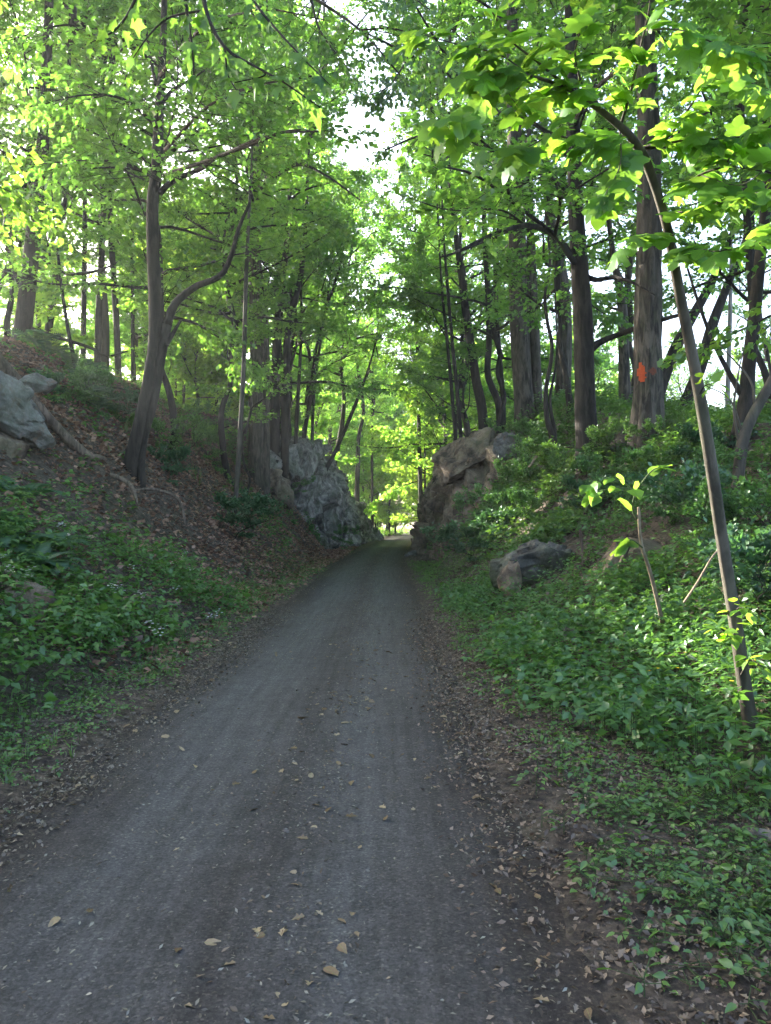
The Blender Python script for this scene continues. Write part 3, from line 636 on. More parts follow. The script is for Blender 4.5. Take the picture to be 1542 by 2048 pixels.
T('birch_tree', 'pale thin trunk behind the slanting trees at the right', 36, [(1454, 870, 11), (1456, 770, 10), (1460, 640, 9), (1462, 520, 7)], LOWS[1], 4, 1.0, mat='bark_pale', seed=21, sides=10)
T('forest_tree', 'trunk leaning left above the right outcrop, thickest of the group there', 38, [(966, 835, 22), (952, 760, 20), (942, 690, 18), (930, 610, 17), (920, 530, 14), (905, 420, 10)], TALL[1], 5, .9, seed=22)
T('crooked_tree', 'dark tree with a kinked foot above the right outcrop', 38, [(998, 815, 16), (984, 775, 15), (975, 745, 14), (978, 680, 13), (976, 600, 12), (970, 480, 11), (966, 380, 9)], TALL[2], 4, .8, seed=23)
T('forest_tree', 'slim straight trunk right of the kinked tree above the right outcrop', 39, [(1006, 805, 11), (1000, 720, 10), (994, 640, 9), (990, 520, 8)], LOW[1], 3, 1.0, seed=24, sides=10)
T('young_tree', 'left one of two thin twin trees at the rim of the right outcrop', 37, [(912, 905, 8), (905, 800, 8), (895, 690, 7), (886, 600, 6), (880, 520, 4)], LOW[2], 3.5, .9, seed=25, sides=8)
T('young_tree', 'right one of two thin twin trees at the rim of the right outcrop', 36, [(922, 895, 9), (915, 790, 9), (905, 690, 8), (894, 560, 7), (888, 480, 5)], LOW[0], 3.5, .9, seed=26, sides=8)
T('forest_tree', 'trunk rising through the leaves in the upper right corner', 20, [(1505, 700, 10), (1498, 500, 16), (1480, 150, 15), (1500, -40, 13)], TALL[3], 2, .8, seed=27, lift=4, sink=3.5)
# mid and far centre
T('slim_tree', 'slim grey tree standing beside the path just beyond the right outcrop', 62, [(843, 1075, 11), (840, 950, 9), (837, 820, 8), (835, 700, 7), (832, 560, 5)], SUNNY[0], 9, .8, seed=60, mat='bark_far', sides=10)
T('slim_tree', 'slim tree left of the path just past the end of the left cliff', 84, [(745, 1072, 7), (744, 950, 6), (745, 800, 5)], SUNNY[1], 10, .9, seed=61, mat='bark_far', sides=8)

# climbing vines on the right bank
for lab, tr in (('thick black twisted vine hanging beside the dark tree on the right bank', [(1112, 930, 10), (1106, 880, 12), (1094, 835, 10), (1092, 780, 9), (1104, 700, 8), (1094, 640, 8), (1090, 590, 7), (1100, 530, 6), (1096, 470, 5)]),
                ('thinner black vine looped round the thick one on the right bank', [(1114, 935, 8), (1108, 860, 8), (1100, 800, 6), (1110, 740, 5), (1114, 690, 4), (1112, 620, 4), (1108, 540, 3)])):
    q = pix(tr, 23.5); v, f = tube(spline(q, 50), 8, 0, 5, 0, .12); c0 = q[0, :3]
    tag(obj('vine', mesh('vine', v - c0, f, M['bark'], True), None, c0), lab, 'vine')

# orange blaze on the furrowed tree
tt = bpy.data.objects.get('tulip_tree'); trk = [c for c in tt.children if c.name.startswith('trunk')][0]
def bark_patch(cpx, cpy, wpx, hpx, name, mat, seed):
    me = trk.data; co = np.empty(len(me.vertices) * 3, np.float32); me.vertices.foreach_get('co', co); co = co.reshape(-1, 3) + np.array(tt.location)
    S_ = 56; rings = co[:(len(co) - 2) // S_ * S_].reshape(-1, S_, 3)
    zc = rings[:, :, 2].mean(1); kk = np.linspace(0, len(zc) - 1, len(zc) * 6 - 5); k0 = np.minimum(kk.astype(int), len(zc) - 2); rings = rings[k0] + (rings[k0 + 1] - rings[k0]) * (kk - k0)[:, None, None]; cen = rings.mean(1, keepdims=True)
    out = rings + norm(rings - cen) * .012
    fl = []
    d = out; px = W_ / 2 + F_ * d[..., 0] / d[..., 1]; zz = (d[..., 2] - CAMZ) / d[..., 1]; py = 1050 - F_ * zz
    jag = n2(d[..., 0] * 7, d[..., 2] * 5, 1.0, seed) * .75
    m = (((px - cpx) / wpx) ** 2 + ((py - cpy) / hpx) ** 2 < 1 + jag) & (d[..., 1] < cen[..., 1])
    vid = np.arange(out.shape[0] * S_).reshape(-1, S_)
    for i in range(out.shape[0] - 1):
        for j in range(S_):
            j2 = (j + 1) % S_
            if m[i, j] and m[i, j2] and m[i + 1, j] and m[i + 1, j2]: fl.append((vid[i, j], vid[i, j2], vid[i + 1, j2], vid[i + 1, j]))
    if not fl: return
    fl = np.array(fl); u, inv = np.unique(fl, return_inverse=True)
    obj(name, mesh(name, out.reshape(-1, 3)[u] - np.array(tt.location), inv.reshape(-1, 4), M[mat]), tt)

bark_patch(1283, 746, 11, 25, 'paint_blaze', 'orange', 5)
bark_patch(1306, 740, 11, 11, 'paint_stain', 'orange_dim', 8)

# ------------------------------------------------------------------ forest behind, copied from a few built trees
def bg_tree(name, variant, hgt, rad, mat, seed, cs=1.0):
    """a tree at the origin: trunk, boughs, crown"""
    rng = np.random.default_rng(seed); root = bpy.data.objects.new(name, None); root.empty_display_size = .2
    z = np.linspace(-.5, hgt, 7); pr = np.column_stack([np.cumsum(rng.normal(size=7) * .16), np.cumsum(rng.normal(size=7) * .16), z, rad * np.linspace(1.1, .5, 7)])
    v, f = tube(spline(pr, 26), 9, 0, seed, .3); kids = [bpy.data.objects.new('trunk', mesh('trunk', v, f, M[mat], True))]
    for nm, me in zip(('boughs', 'crown'), variant):
        o = bpy.data.objects.new(nm, me); o.location = pr[-1, :3] - UP * .3; o.scale = (cs,) * 3; kids.append(o)
    kids[-1]['kind'] = 'stuff'
    return root, kids
def plant_tree(proto, loc, rz, sc, label, cat, group):
    root, kids = proto; r = root.copy(); COL.objects.link(r); r.location = loc; r.rotation_euler = (0, 0, rz); r.scale = (sc,) * 3
    tag(r, label, cat, group)
    for k in kids:
        c = k.copy(); COL.objects.link(c); c.parent = r
    return r
B_TALL = [bg_tree('forest_tree', TALL[k], 7 + k, .2, 'bark_far', 70 + k) for k in range(4)]
B_SUN = [bg_tree('forest_tree', SUNNY[k], 8 + 1.5 * k, .16, 'bark_far', 80 + k) for k in range(3)]
B_LOW = [bg_tree('understory_tree', LOWS[k], 1.2 + .5 * k, .05, 'bark_far', 90 + k) for k in range(3)]
B_MAP = [bg_tree('understory_tree', LOW[k], 1.6 + .6 * k, .06, 'bark', 95 + k) for k in range(3)]
rr = random.Random(11)
placed = []
def scatter(n, protos, xr_, yr_, mind, label, cat, group, sc=(.85, 1.2), ok=None):
    k = tries = 0
    while k < n and tries < n * 60:
        tries += 1; x, y = rr.uniform(*xr_), rr.uniform(*yr_)
        if ok and not ok(x, y): continue
        if any((x - a) ** 2 + (y - b) ** 2 < mind ** 2 for a, b in placed): continue
        placed.append((x, y)); plant_tree(protos[k % len(protos)], (x, y, gz(x, y)), rr.uniform(0, 6.28), rr.uniform(*sc), label, cat, group); k += 1
off = lambda m: (lambda x, y: abs(x - float(path_c(y))) > float(path_h(y)) + m)
# slim trunks where the path leaves the cut
scatter(8, B_LOW, (-6, 2.6), (102, 128), .9, 'leafy sunlit tree straight ahead where the path bends out of sight', 'tree', 'sunlit trees where the path bends', (1.5, 2.6), ok=off(1.0))
scatter(34, B_SUN, (-9, 16), (88, 135), 1.3, 'slim trunk in the sunlit stand at the far end of the path', 'tree', 'trees at the far end of the path', ok=off(.8))
scatter(20, B_SUN, (-8, 70), (112, 190), 5, 'far tree in the bright wood beyond the rock cut', 'tree', 'trees beyond the rock cut', (1, 1.5), ok=off(3))
scatter(46, B_LOW, (-10, 14), (60, 128), 1.5, 'low leafy tree between the rock cut and the bright wood', 'tree', 'low trees beyond the rock cut', (.9, 1.9), ok=lambda x, y: off(1.0)(x, y) and not (-6 < x < 0 and y < 76) and not (0 < x < 6 and y < 60))
# behind the left ridge
scatter(14, B_TALL, (-42, -13), (26, 75), 4.5, 'tall tree on the ground falling away behind the left ridge', 'tree', 'tall trees behind the left ridge', (.9, 1.25), ok=lambda x, y: x < -.3 * y - 1)
scatter(26, B_LOW, (-38, -9), (28, 72), 2.2, 'low yellow green tree behind the left ridge', 'tree', 'low trees behind the left ridge', (.7, 1.1))
scatter(9, B_TALL, (-9, -5.5), (54, 90), 3.2, 'tree on the bank above the left cliff', 'tree', 'trees above the left cliff', (.9, 1.2))
# behind the right bank
scatter(12, B_TALL, (5, 42), (40, 85), 4.0, 'tall tree behind the top of the right bank', 'tree', 'tall trees behind the right bank', (.9, 1.2))
scatter(14, B_LOW, (9, 36), (30, 70), 3.0, 'low leafy tree behind the top of the right bank', 'tree', 'low trees behind the right bank', (.6, 1.0))
# near trees just outside the frame whose crowns hang into it
SIDE = ('tree just outside the left edge level with the slab rock, crown over it', 'tree outside the left edge behind the slab rock', 'tree far outside the left edge, near the camera', 'tree outside the left edge on the ridge by the thickest trunk', 'nearest tree outside the left edge, high over the herbs', 'nearest tree outside the right edge, behind the arching sapling', 'tree outside the right edge behind the pale forked tree', 'tree outside the right edge behind the slanting trees')
for (x, y, k, s_), lab in zip(((-8.7, 13.0, 0, .95), (-10.5, 18.5, 2, 1.05), (-12.5, 8, 1, 1.1), (-15, 24, 3, 1.1), (-7.5, 5.5, 3, .8), (7.6, 9.5, 1, .85), (9.5, 13.5, 0, 1.0), (12.5, 20, 2, 1.0)), SIDE):
    plant_tree(B_TALL[k], (x, y, gz(x, y)), rr.uniform(0, 6.28), s_, lab, 'tree', 'trees whose crowns hang in from the sides')
# mid height trees with wide layered crowns on both banks
B_MID = [bg_tree('maple_tree', MID[k], 3.6 + .8 * k, .11, 'bark', 75 + k) for k in range(3)]
for x, y, k, s_, lab in ((-6.8, 9.5, 0, 1.0, 'wide crowned maple filling the top left corner'), (-10.6, 13.2, 1, 1.0, 'wide crowned maple over the slab rock'), (-7.4, 25, 0, 1.2, 'wide crowned maple behind the leaning double tree'),
                         (-6.6, 33, 2, 1.35, 'wide crowned maple on the upper left slope before the furrowed tree'), (-5.6, 46, 0, 1.5, 'wide crowned maple on the rim of the left cliff'), (-5.0, 56, 1, 1.6, 'wide crowned maple on the far part of the left cliff'),
                         (6.8, 10.5, 1, 1.0, 'wide crowned maple just outside the right edge of the photo'), (9.2, 15, 2, 1.1, 'wide crowned maple over the right bank before the slanting trees'), (6.2, 27, 0, 1.15, 'wide crowned maple on the right bank before the double stemmed tree'), (5.0, 37, 1, 1.35, 'wide crowned maple on top of the right outcrop'),
                         (4.6, 47, 2, 1.5, 'wide crowned maple behind the right outcrop'), (4.4, 58, 0, 1.6, 'wide crowned maple at the far end of the right outcrop'), (10.5, 22, 0, 1.1, 'wide crowned maple right of the orange marked tree'), (-14.5, 29, 1, 1.3, 'wide crowned maple behind the thickest trunk on the left ridge'), (-16.5, 36, 2, 1.4, 'wide crowned maple behind the close pair of straight trunks on the left ridge'), (-14, 43, 0, 1.3, 'wide crowned maple behind the leaning double tree, beyond the ridge'), (-20.5, 33, 0, 1.4, 'wide crowned maple far down behind the left ridge')):
    plant_tree(B_MID[k], (x, y, gz(x, y) - .1), rr.uniform(0, 6.28), s_, lab, 'tree', None)
for x, y, k, s_, lab in ((-6.8, 50, 1, 1.35, 'tall forest tree high on the left cliff leaning over the path'), (-4.4, 66, 2, 1.4, 'tall forest tree on the low end of the left cliff'), (-3.2, 80, 3, 1.5, 'tall forest tree where the left cliff ends'), (5.6, 53, 0, 1.4, 'tall forest tree behind the right outcrop beside the path'), (5.2, 68, 1, 1.45, 'tall forest tree beyond the right outcrop'), (4.8, 84, 2, 1.5, 'tall forest tree on the right where the cut ends'), (-7.0, 41, 0, 1.2, 'tall forest tree beside the furrowed tree on the left')):
    plant_tree(B_TALL[k], (x, y, gz(x, y) - .1), rr.uniform(0, 6.28), s_, lab, 'tree', None)
for k, (x, y) in enumerate(((-12.2, 49), (-11.2, 45), (-13.4, 53), (-15.0, 57), (-12.6, 57), (-14.6, 50), (-16.5, 62), (-13.0, 62))):
    plant_tree(B_LOW[k % 3], (x, y, gz(x, y) - .2), rr.uniform(0, 6.28), rr.uniform(1.2, 1.7), 'low yellow green tree in the gap right of the leaning double tree', 'tree', 'low trees in the gap behind the double tree')
# understory maples with layered sprays
for x, y, k, s_, lab in (
                                                  (-6.2, 34, 2, 1.0, 'leafy young maple on the left slope below the thick furrowed tree'), (5.0, 41, 0, 1.3, 'leafy young maple on top of the right outcrop')):
    plant_tree(B_MAP[k], (x, y, gz(x, y)), rr.uniform(0, 6.28), s_, lab, 'tree', None)

# ------------------------------------------------------------------ near sprays with leaves that can be told apart
LEAFM = {}
M['hang'] = leaf_mat('hanging maple leaf', (.04, .10, .018), (.06, .14, .022), (.08, .17, .028), (.20, .40, .045), .5, True, .03)
def leaf_objs(parent, base, pos, tip, nrm, size, kinds, mat, name='leaf', seed=0):
    """each leaf an object of its own, sharing a few meshes"""
    rng = np.random.default_rng(seed)
    if not LEAFM.get((kinds, mat)):
        ms = []
        for k in kinds:
            for j in range(3):
                v, f = TPL[k]; v = v.copy(); r2 = np.random.default_rng(j * 7 + 1)
                v[:, 2] += -.10 * (v[:, 1] ** 2) * j * .7 - .16 * v[:, 0] ** 2 * (1 + j); v[:, :2] *= 1 + .10 * r2.normal(size=(len(v), 2)) * (np.arange(len(v)) > 1)[:, None]
                ms.append(mesh('leaf', v, f, M[mat], True))
        LEAFM[(kinds, mat)] = ms
    ms = LEAFM[(kinds, mat)]
    y = norm(tip); z = norm(nrm - y * np.sum(nrm * y, -1, keepdims=True)); x = np.cross(y, z)
    for k in range(len(pos)):
        o = bpy.data.objects.new(name, ms[rng.integers(len(ms))]); COL.objects.link(o); o.parent = parent
        mt = Matrix.Identity(4); s_ = float(size[k])
        for a in range(3):
            mt[a][0] = x[k, a] * s_; mt[a][1] = y[k, a] * s_; mt[a][2] = z[k, a] * s_; mt[a][3] = pos[k, a] - base[a]
        o.matrix_local = mt

def spray_leaves(rng, paths, per_m, size, t0=.25, side=.6):
    """leaves along twig polylines, held out sideways on short stalks and drooping"""
    A, T_, Ssz = [], [], []
    for q in paths:
        L = np.linalg.norm(np.diff(q[:, :3], axis=0), axis=1).sum(); n = max(2, int(L * per_m)); sp = spline(q, 40); tg = norm(np.gradient(sp[:, :3], axis=0))
        k = (np.sort(rng.uniform(t0, 1, n)) * 39).astype(int); sd_ = np.where(np.arange(n) % 2, 1, -1)
        d = rodr(tg[k], np.broadcast_to(UP, (n, 3)), sd_ * rng.uniform(.3, 1.4, n)); d = norm(d + rng.normal(size=(n, 3)) * .25)
        A.append(sp[k, :3] + d * rng.uniform(.02, .10, n)[:, None]); T_.append(norm(d - UP * rng.uniform(.1, .9, n)[:, None])); Ssz.append(size * rng.uniform(.6, 1.25, n))
    return np.vstack(A), np.vstack(T_), np.concatenate(Ssz)

# big leaved sapling arching in from the right
rng = np.random.default_rng(77)
st = [(1512, 1500, 32, 5.3), (1496, 1420, 29, 5.3), (1472, 1260, 28, 5.2), (1446, 1100, 26, 5.15), (1420, 920, 25, 5.0), (1392, 750, 23, 4.9), (1362, 600, 21, 4.75), (1338, 470, 19, 4.6), (1316, 390, 18, 4.5), (1290, 320, 19, 4.4), (1262, 275, 17, 4.3), (1225, 240, 14, 4.2), (1172, 200, 11, 4.1), (1130, 175, 8, 4.0), (1060, 152, 6, 3.9), (980, 150, 4, 3.8), (930, 158, 3, 3.75)]
q = pix(st, 5); b0 = q[0, :3].copy(); b0[2] = gz(b0[0], b0[1]); q = np.vstack([[b0[0], b0[1], b0[2] - .3, q[0, 3]], q])
sap = empty('sapling', b0, 'slender arching sapling with large lobed leaves at the right edge', 'sapling')
v, f = tube(spline(q, 110), 16, .05, 3, .6, .09); obj('trunk', mesh('trunk', v - b0, f, M['bark_smooth'], True), sap)
brs = [[(1240, 255, 7, 4.25), (1262, 180, 6, 4.1), (1280, 100, 5, 3.95), (1298, 20, 4, 3.8), (1306, -60, 3, 3.7)], [(1150, 188, 6, 4.05), (1070, 120, 5, 3.9), (1020, 80, 4, 3.8), (985, 25, 3, 3.7)],
       [(1250, 272, 6, 4.3), (1190, 286, 5, 4.2), (1110, 268, 4, 4.1), (1050, 230, 3, 4.0), (1018, 188, 2, 3.9)], [(1284, 295, 7, 4.4), (1330, 280, 6, 4.3), (1372, 225, 5, 4.2), (1415, 158, 3, 4.1)],
       [(1288, 300, 6, 4.4), (1360, 282, 5, 4.3), (1430, 278, 4, 4.2), (1520, 268, 3, 4.1), (1580, 250, 2, 4.0)], [(1330, 432, 8, 4.6), (1400, 418, 7, 4.4), (1462, 398, 6, 4.2), (1560, 378, 4, 4.0)],
       [(1322, 400, 6, 4.5), (1400, 350, 5, 4.4), (1450, 330, 4, 4.3), (1466, 290, 3, 4.3)], [(1172, 200, 5, 4.1), (1150, 110, 4, 3.9), (1165, 40, 3, 3.8), (1150, -40, 2, 3.7)], [(1060, 152, 4, 3.9), (1000, 110, 3, 3.8), (920, 90, 3, 3.7), (850, 70, 2, 3.6)],
       [(1345, 500, 6, 4.65), (1400, 500, 5, 4.4), (1460, 500, 4, 4.2), (1540, 470, 3, 4.0)], [(1342, 480, 6, 4.65), (1300, 470, 5, 4.5), (1260, 480, 3, 4.4)], [(1290, 60, 4, 3.9), (1360, 60, 3, 3.8), (1440, 90, 3, 3.7), (1530, 110, 2, 3.6)], [(985, 160, 3, 3.8), (930, 220, 2, 3.8), (890, 250, 2, 3.8)], [(1100, 270, 3, 4.1), (1040, 300, 2, 4.1), (985, 300, 2, 4.0)],
       [(1240, 260, 4, 4.25), (1240, 330, 3, 4.2), (1210, 390, 2, 4.1)], [(1410, 160, 3, 4.1), (1470, 150, 3, 4.0), (1540, 190, 2, 3.9)], [(1400, 350, 3, 4.4), (1480, 370, 2, 4.2), (1540, 330, 2, 4.1)]]
paths = []
for l in brs:
    q2 = pix(l, 4); paths.append(q2); v, f = tube(spline(q2, 20), 6, 0, 3, 0, .04); obj('branch', mesh('branch', v - b0, f, M['bark_smooth'], True), sap)
paths.append(pix(st[11:], 4))
shoots = [[(1466, 1235, 4, 5.2), (1478, 1215, 3, 5.1), (1498, 1222, 2, 5.0)], [(1472, 1290, 4, 5.2), (1450, 1262, 3, 5.1), (1436, 1268, 2, 5.0)], [(1482, 1350, 4, 5.2), (1500, 1320, 3, 5.1), (1520, 1330, 2, 5.0)], [(1398, 790, 3, 4.9), (1412, 770, 2, 4.85), (1428, 772, 2, 4.8)]]
for l in shoots:
    v, f = tube(spline(pix(l, 5), 8), 5); obj('twig', mesh('twig', v - b0, f, M['bark'], True), sap)
A, T_, Z_ = spray_leaves(rng, paths, 48, .125, .05)
nr = norm(UP * 1.0 + np.array((-.2, -.7, 0)) + rng.normal(size=A.shape) * .32)
sel = rng.permutation(len(A)); s1, s2 = sel[:296], sel[296:]
leaf_objs(sap, b0, A[s1], T_[s1], nr[s1], Z_[s1], ('big',), 'big', seed=1)
A3, T3, Z3 = spray_leaves(rng, [pix(l, 5) for l in shoots], 60, .085, .1); v, f = leaves(A3, T3, norm(UP + rng.normal(size=A3.shape) * .4), Z3, 'ovate'); o = obj('shoot_leaves', mesh('shoot_leaves', v - b0, f, M['bigstuff'], True), sap); o['kind'] = 'stuff'
if len(s2):
    v, f = leaves(A[s2], T_[s2], nr[s2], Z_[s2], 'big'); o = obj('foliage', mesh('foliage', v - b0, f, M['bigstuff'], True), sap); o['kind'] = 'stuff'

# maple branch hanging in from the upper left
hb = np.array([-1.9, 4.2, 6.2])
mb = empty('hanging_branch', hb, 'maple branch with large leaves hanging in from the top left of the path', 'branch')
hl = [[(360, -120, 10, 5.4), (372, 10, 7, 5.4), (385, 100, 5, 5.4), (388, 150, 3, 5.4)], [(395, -120, 12, 5.4), (412, 20, 8, 5.3), (450, 95, 7, 5.3), (505, 130, 5, 5.2), (560, 160, 4, 5.1), (640, 215, 3, 5.0)], [(450, 95, 5, 5.3), (456, 150, 3, 5.3), (480, 190, 2, 5.3)], [(505, 130, 4, 5.2), (530, 150, 3, 5.2), (470, 165, 2, 5.3)], [(450, -80, 8, 5.2), (520, 20, 6, 5.1), (600, 110, 4, 5.0), (660, 170, 2, 4.9)], [(300, -100, 8, 5.6), (270, 0, 6, 5.7), (230, 60, 4, 5.8), (170, 90, 2, 5.9)], [(412, 20, 5, 5.4), (330, 40, 4, 5.6), (270, 110, 3, 5.7), (250, 160, 2, 5.8)]]
paths = []
for l in hl:
    q2 = pix(l, 5); paths.append(q2); v, f = tube(spline(q2, 18), 6, 0, 2, 0, .04); obj('twig', mesh('twig', v - hb, f, M['bark'], True), mb)
A, T_, Z_ = spray_leaves(rng, paths, 18, .105, .05); nr = norm(UP + np.array((0, -.5, 0)) + rng.normal(size=A.shape) * .5)
leaf_objs(mb, hb, A[:290], T_[:290], nr[:290], Z_[:290], ('maple',), 'hang', seed=2)

# layered maple sprays reaching over the path from the right (limbs of a leaning maple)
def near_spray(name, label, base, limbs, seed, size, nt=14, ns=4, nl=7, tw=.9, kind='maple', mat='canopy'):
    rng = np.random.default_rng(seed); Ls = [pix(l, 10) for l in limbs]; root = empty(name, base, label, 'branch')
    for q in Ls:
        v, f = tube(spline(q, 18), 7, 0, 2, 0, .05); obj('branch', mesh('branch', v - base, f, M['bark'], True), root)
    tw_, lv = foliage(rng, Ls, tw, nt, ns, nl, size, kind, t0=.1, flat=.35, droop=.25)
    o = obj('twigs', mesh('twigs', tw_[0] - base, tw_[1], M['bark'], True), root); o['kind'] = 'stuff'
    o = obj('crown', mesh('crown', lv[0] - base, lv[1], M[mat]), root); o['kind'] = 'stuff'
near_spray('overhanging_branch', 'layered maple branch reaching in from the right below the large leaves', P(1180, 520, 13), [
   [(1163, 545, 14, 22), (1135, 505, 13, 18), (1110, 470, 12, 13), (1050, 450, 10, 11), (990, 465, 7, 10.5), (920, 500, 4, 10)],
   [(1110, 470, 9, 12), (1020, 400, 8, 11), (950, 350, 6, 10), (870, 330, 3, 9.5)], [(1020, 400, 7, 11), (1000, 320, 5, 10), (930, 260, 4, 9.5), (850, 240, 2, 9)],
   [(1110, 470, 8, 12), (1120, 400, 6, 11), (1090, 330, 5, 10), (1040, 290, 3, 9.5)], [(1050, 450, 5, 11), (1000, 420, 4, 10.5), (900, 420, 3, 10), (830, 400, 2, 10)], [(1120, 400, 6, 11), (1180, 360, 4, 10), (1230, 330, 3, 9.5)]], 301, .105, nt=12, ns=3, nl=7, tw=.95)
near_spray('overhanging_branch', 'shaded layered branch high over the left bank, right of the double trunk tree', P(330, 330, 17), [
   [(330, 350, 8, 18), (430, 315, 6, 16), (540, 270, 5, 14), (660, 262, 3, 13)], [(330, 300, 8, 18), (420, 210, 6, 16), (520, 170, 5, 14), (640, 150, 3, 13)], [(320, 260, 8, 17), (250, 200, 6, 15), (170, 190, 4, 14), (80, 210, 2, 13)],
   [(320, 360, 8, 18), (260, 330, 6, 16), (180, 320, 4, 15), (60, 330, 2, 14)], [(320, 150, 8, 17), (400, 60, 6, 15), (520, 20, 4, 13), (650, 40, 2, 12)], [(315, 130, 8, 17), (230, 70, 6, 15), (130, 50, 4, 14), (20, 80, 2, 13)]], 302, .14, nt=15, ns=4, nl=7, tw=1.7, kind='kite')

near_spray('overhanging_branch', 'fine leaved branch crossing high above the middle of the path', P(420, -180, 15), [
   [(420, -180, 12, 16), (520, -80, 9, 15), (620, -10, 7, 14), (720, 60, 5, 13), (800, 150, 3, 12.5)], [(520, -80, 8, 15), (640, -90, 6, 14), (760, -50, 4, 13), (860, 20, 2, 12)], [(620, -10, 6, 14), (640, 60, 4, 13.5), (690, 130, 2, 13)], [(450, -150, 8, 16), (480, -20, 6, 15), (540, 70, 4, 14.5), (600, 110, 2, 14)], [(720, 60, 4, 13), (800, 60, 3, 12.5), (880, 110, 2, 12)]], 303, .10, nt=14, ns=4, nl=7, tw=1.2, kind='kite')

near_spray('overhanging_branch', 'high branch reaching left over the path from the broad double stemmed tree', P(1032, 230, 32), [
   [(1035, 260, 10, 32), (930, 170, 8, 28), (820, 110, 6, 25), (720, 60, 3, 23)], [(930, 170, 7, 28), (860, 60, 5, 26), (800, -40, 3, 25)], [(1035, 330, 10, 32), (940, 280, 8, 29), (850, 270, 5, 27), (770, 300, 3, 26)], [(820, 110, 5, 25), (780, 170, 3, 24), (740, 190, 2, 24)]], 304, .19, nt=14, ns=4, nl=8, tw=1.9, kind='kite')
near_spray('overhanging_branch', 'high branch reaching right over the path from the thick furrowed tree on the left', P(516, 260, 38), [
   [(516, 300, 9, 38), (590, 200, 7, 34), (660, 120, 5, 31), (740, 20, 3, 29)], [(516, 380, 9, 38), (590, 330, 7, 35), (650, 350, 5, 33), (720, 400, 3, 32)], [(590, 200, 6, 34), (620, 90, 4, 32), (650, -20, 3, 31)], [(516, 420, 8, 38), (600, 420, 6, 36), (690, 450, 3, 35)]], 305, .22, nt=14, ns=4, nl=8, tw=2.2, kind='kite')

# ------------------------------------------------------------------ undergrowth (ground cover, grass, litter)
def sample(n, xr_, yr_, dens, seed):
    """n points thinned by dens(x,y) in 0..1"""
    rng = np.random.default_rng(seed); x = rng.uniform(*xr_, n); y = rng.uniform(*yr_, n); k = rng.uniform(size=n) < dens(x, y)
    x, y = x[k], y[k]; return x, y, ground_z(x, y), rng
def herbs(name, label, x, y, z, rng, hmin, hmax, nl, leaf, mat='herb', trefoil=True, wid=.8, spread=.16, nst=True, near=4.4):
    n = len(x); hh = rng.uniform(hmin, hmax, n) * (1 + .35 * n2(x, y, 1.1, 71))
    sp = rng.uniform(size=n) + .9 * n2(x, y, .8, 73)           # which plant grows here: trefoil herb, heart leaved herb, tall lance leaved stalk
    parts, stems = [], []
    for k in range(3 if trefoil else 1):
        mk = (sp < .62) if k == 0 else ((sp >= .62) & (sp < 1.05)) if k == 1 else (sp >= 1.05)
        if not trefoil: mk = np.ones(n, bool)
        for lod in (0, 1, 2):
            mm = mk & ((y < near) if lod == 0 else (y >= near) & (y < 6.2) if lod == 1 else (y >= 6.2))
            if not mm.any(): continue
            xx, yy, zz, h = x[mm], y[mm], z[mm], hh[mm] * (1, .75, 1.45)[k]; c = len(xx); nl2 = (nl, nl + 2, nl + 5)[k]
            rep = np.repeat(np.arange(c), nl2); m = len(rep); az = rng.uniform(0, 2 * math.pi, m); u = rng.uniform((.35, .2, .3)[k], 1.0, m); rad = spread * (1, .75, .55)[k] * (1.25 - .6 * u) * rng.uniform(.4, 1.3, m)
            d = np.stack([np.cos(az), np.sin(az), np.zeros(m)], -1); base = np.stack([xx, yy, zz], -1)
            pos = base[rep] + UP * (h[rep] * u)[:, None] + d * rad[:, None] + rng.normal(size=(m, 3)) * .01
            s_ = leaf * (1, .95, 1.15)[k] * rng.uniform(.55, 1.3, m) * (1.1 - .3 * u); tip = norm(d + UP * rng.uniform(-.6, .25, m)[:, None]); nr = norm(UP + rng.normal(size=(m, 3)) * .35)
            kd = ('ovate', 'kite', 'fold')[lod]
            if trefoil and k == 0:
                P_, T2, N2, S2 = [], [], [], []
                for a in (-1.25, 0, 1.25):
                    P_.append(pos); T2.append(rodr(tip, nr, np.full(m, a))); N2.append(norm(nr + rng.normal(size=(m, 3)) * .18)); S2.append(s_ * (1 if a == 0 else .85))
                parts.append(leaves(np.vstack(P_), np.vstack(T2), np.vstack(N2), np.concatenate(S2), kd, wid))
            else: parts.append(leaves(pos, tip, nr, s_, kd, wid * (1, 1.35, .5)[k]))
            if nst:
                if lod < 2: stems.append(prisms(base - UP * .03, base + UP * h[:, None] * .6, .003, .002))
                if lod == 0: stems.append(prisms(base[rep] + UP * (h[rep] * u * .7)[:, None], pos, .0022, .0015))
    me = mesh(name, *join(parts), M[mat]); o = tag(obj(name, me), label, 'ground cover', None, 'stuff')
    if stems:
        v, f = join(stems); s2 = obj('stems', mesh('stems', v, f, M['stem']), o); s2['kind'] = 'stuff'
    return o
cl01 = lambda a: np.clip(a, 0, 1)
def rocky(x, y):      # keep plants off the bare rocks
    k = np.ones_like(x)
    for cx, cy_, r in ((-6.9, 14, 1.4), (4.0, 11.8, .7), (2.9, 14.1, .8), (2.55, 10.2, .25)): k = k * ((x - cx) ** 2 + (y - cy_) ** 2 > r * r)
    return k
edgeL = lambda x, y: (path_c(y) - path_h(y)) - x          # metres out from the path edge
edgeR = lambda x, y: x - (path_c(y) + path_h(y))
nz = lambda x, y, s_, k: n2(x, y, s_, k, 3)
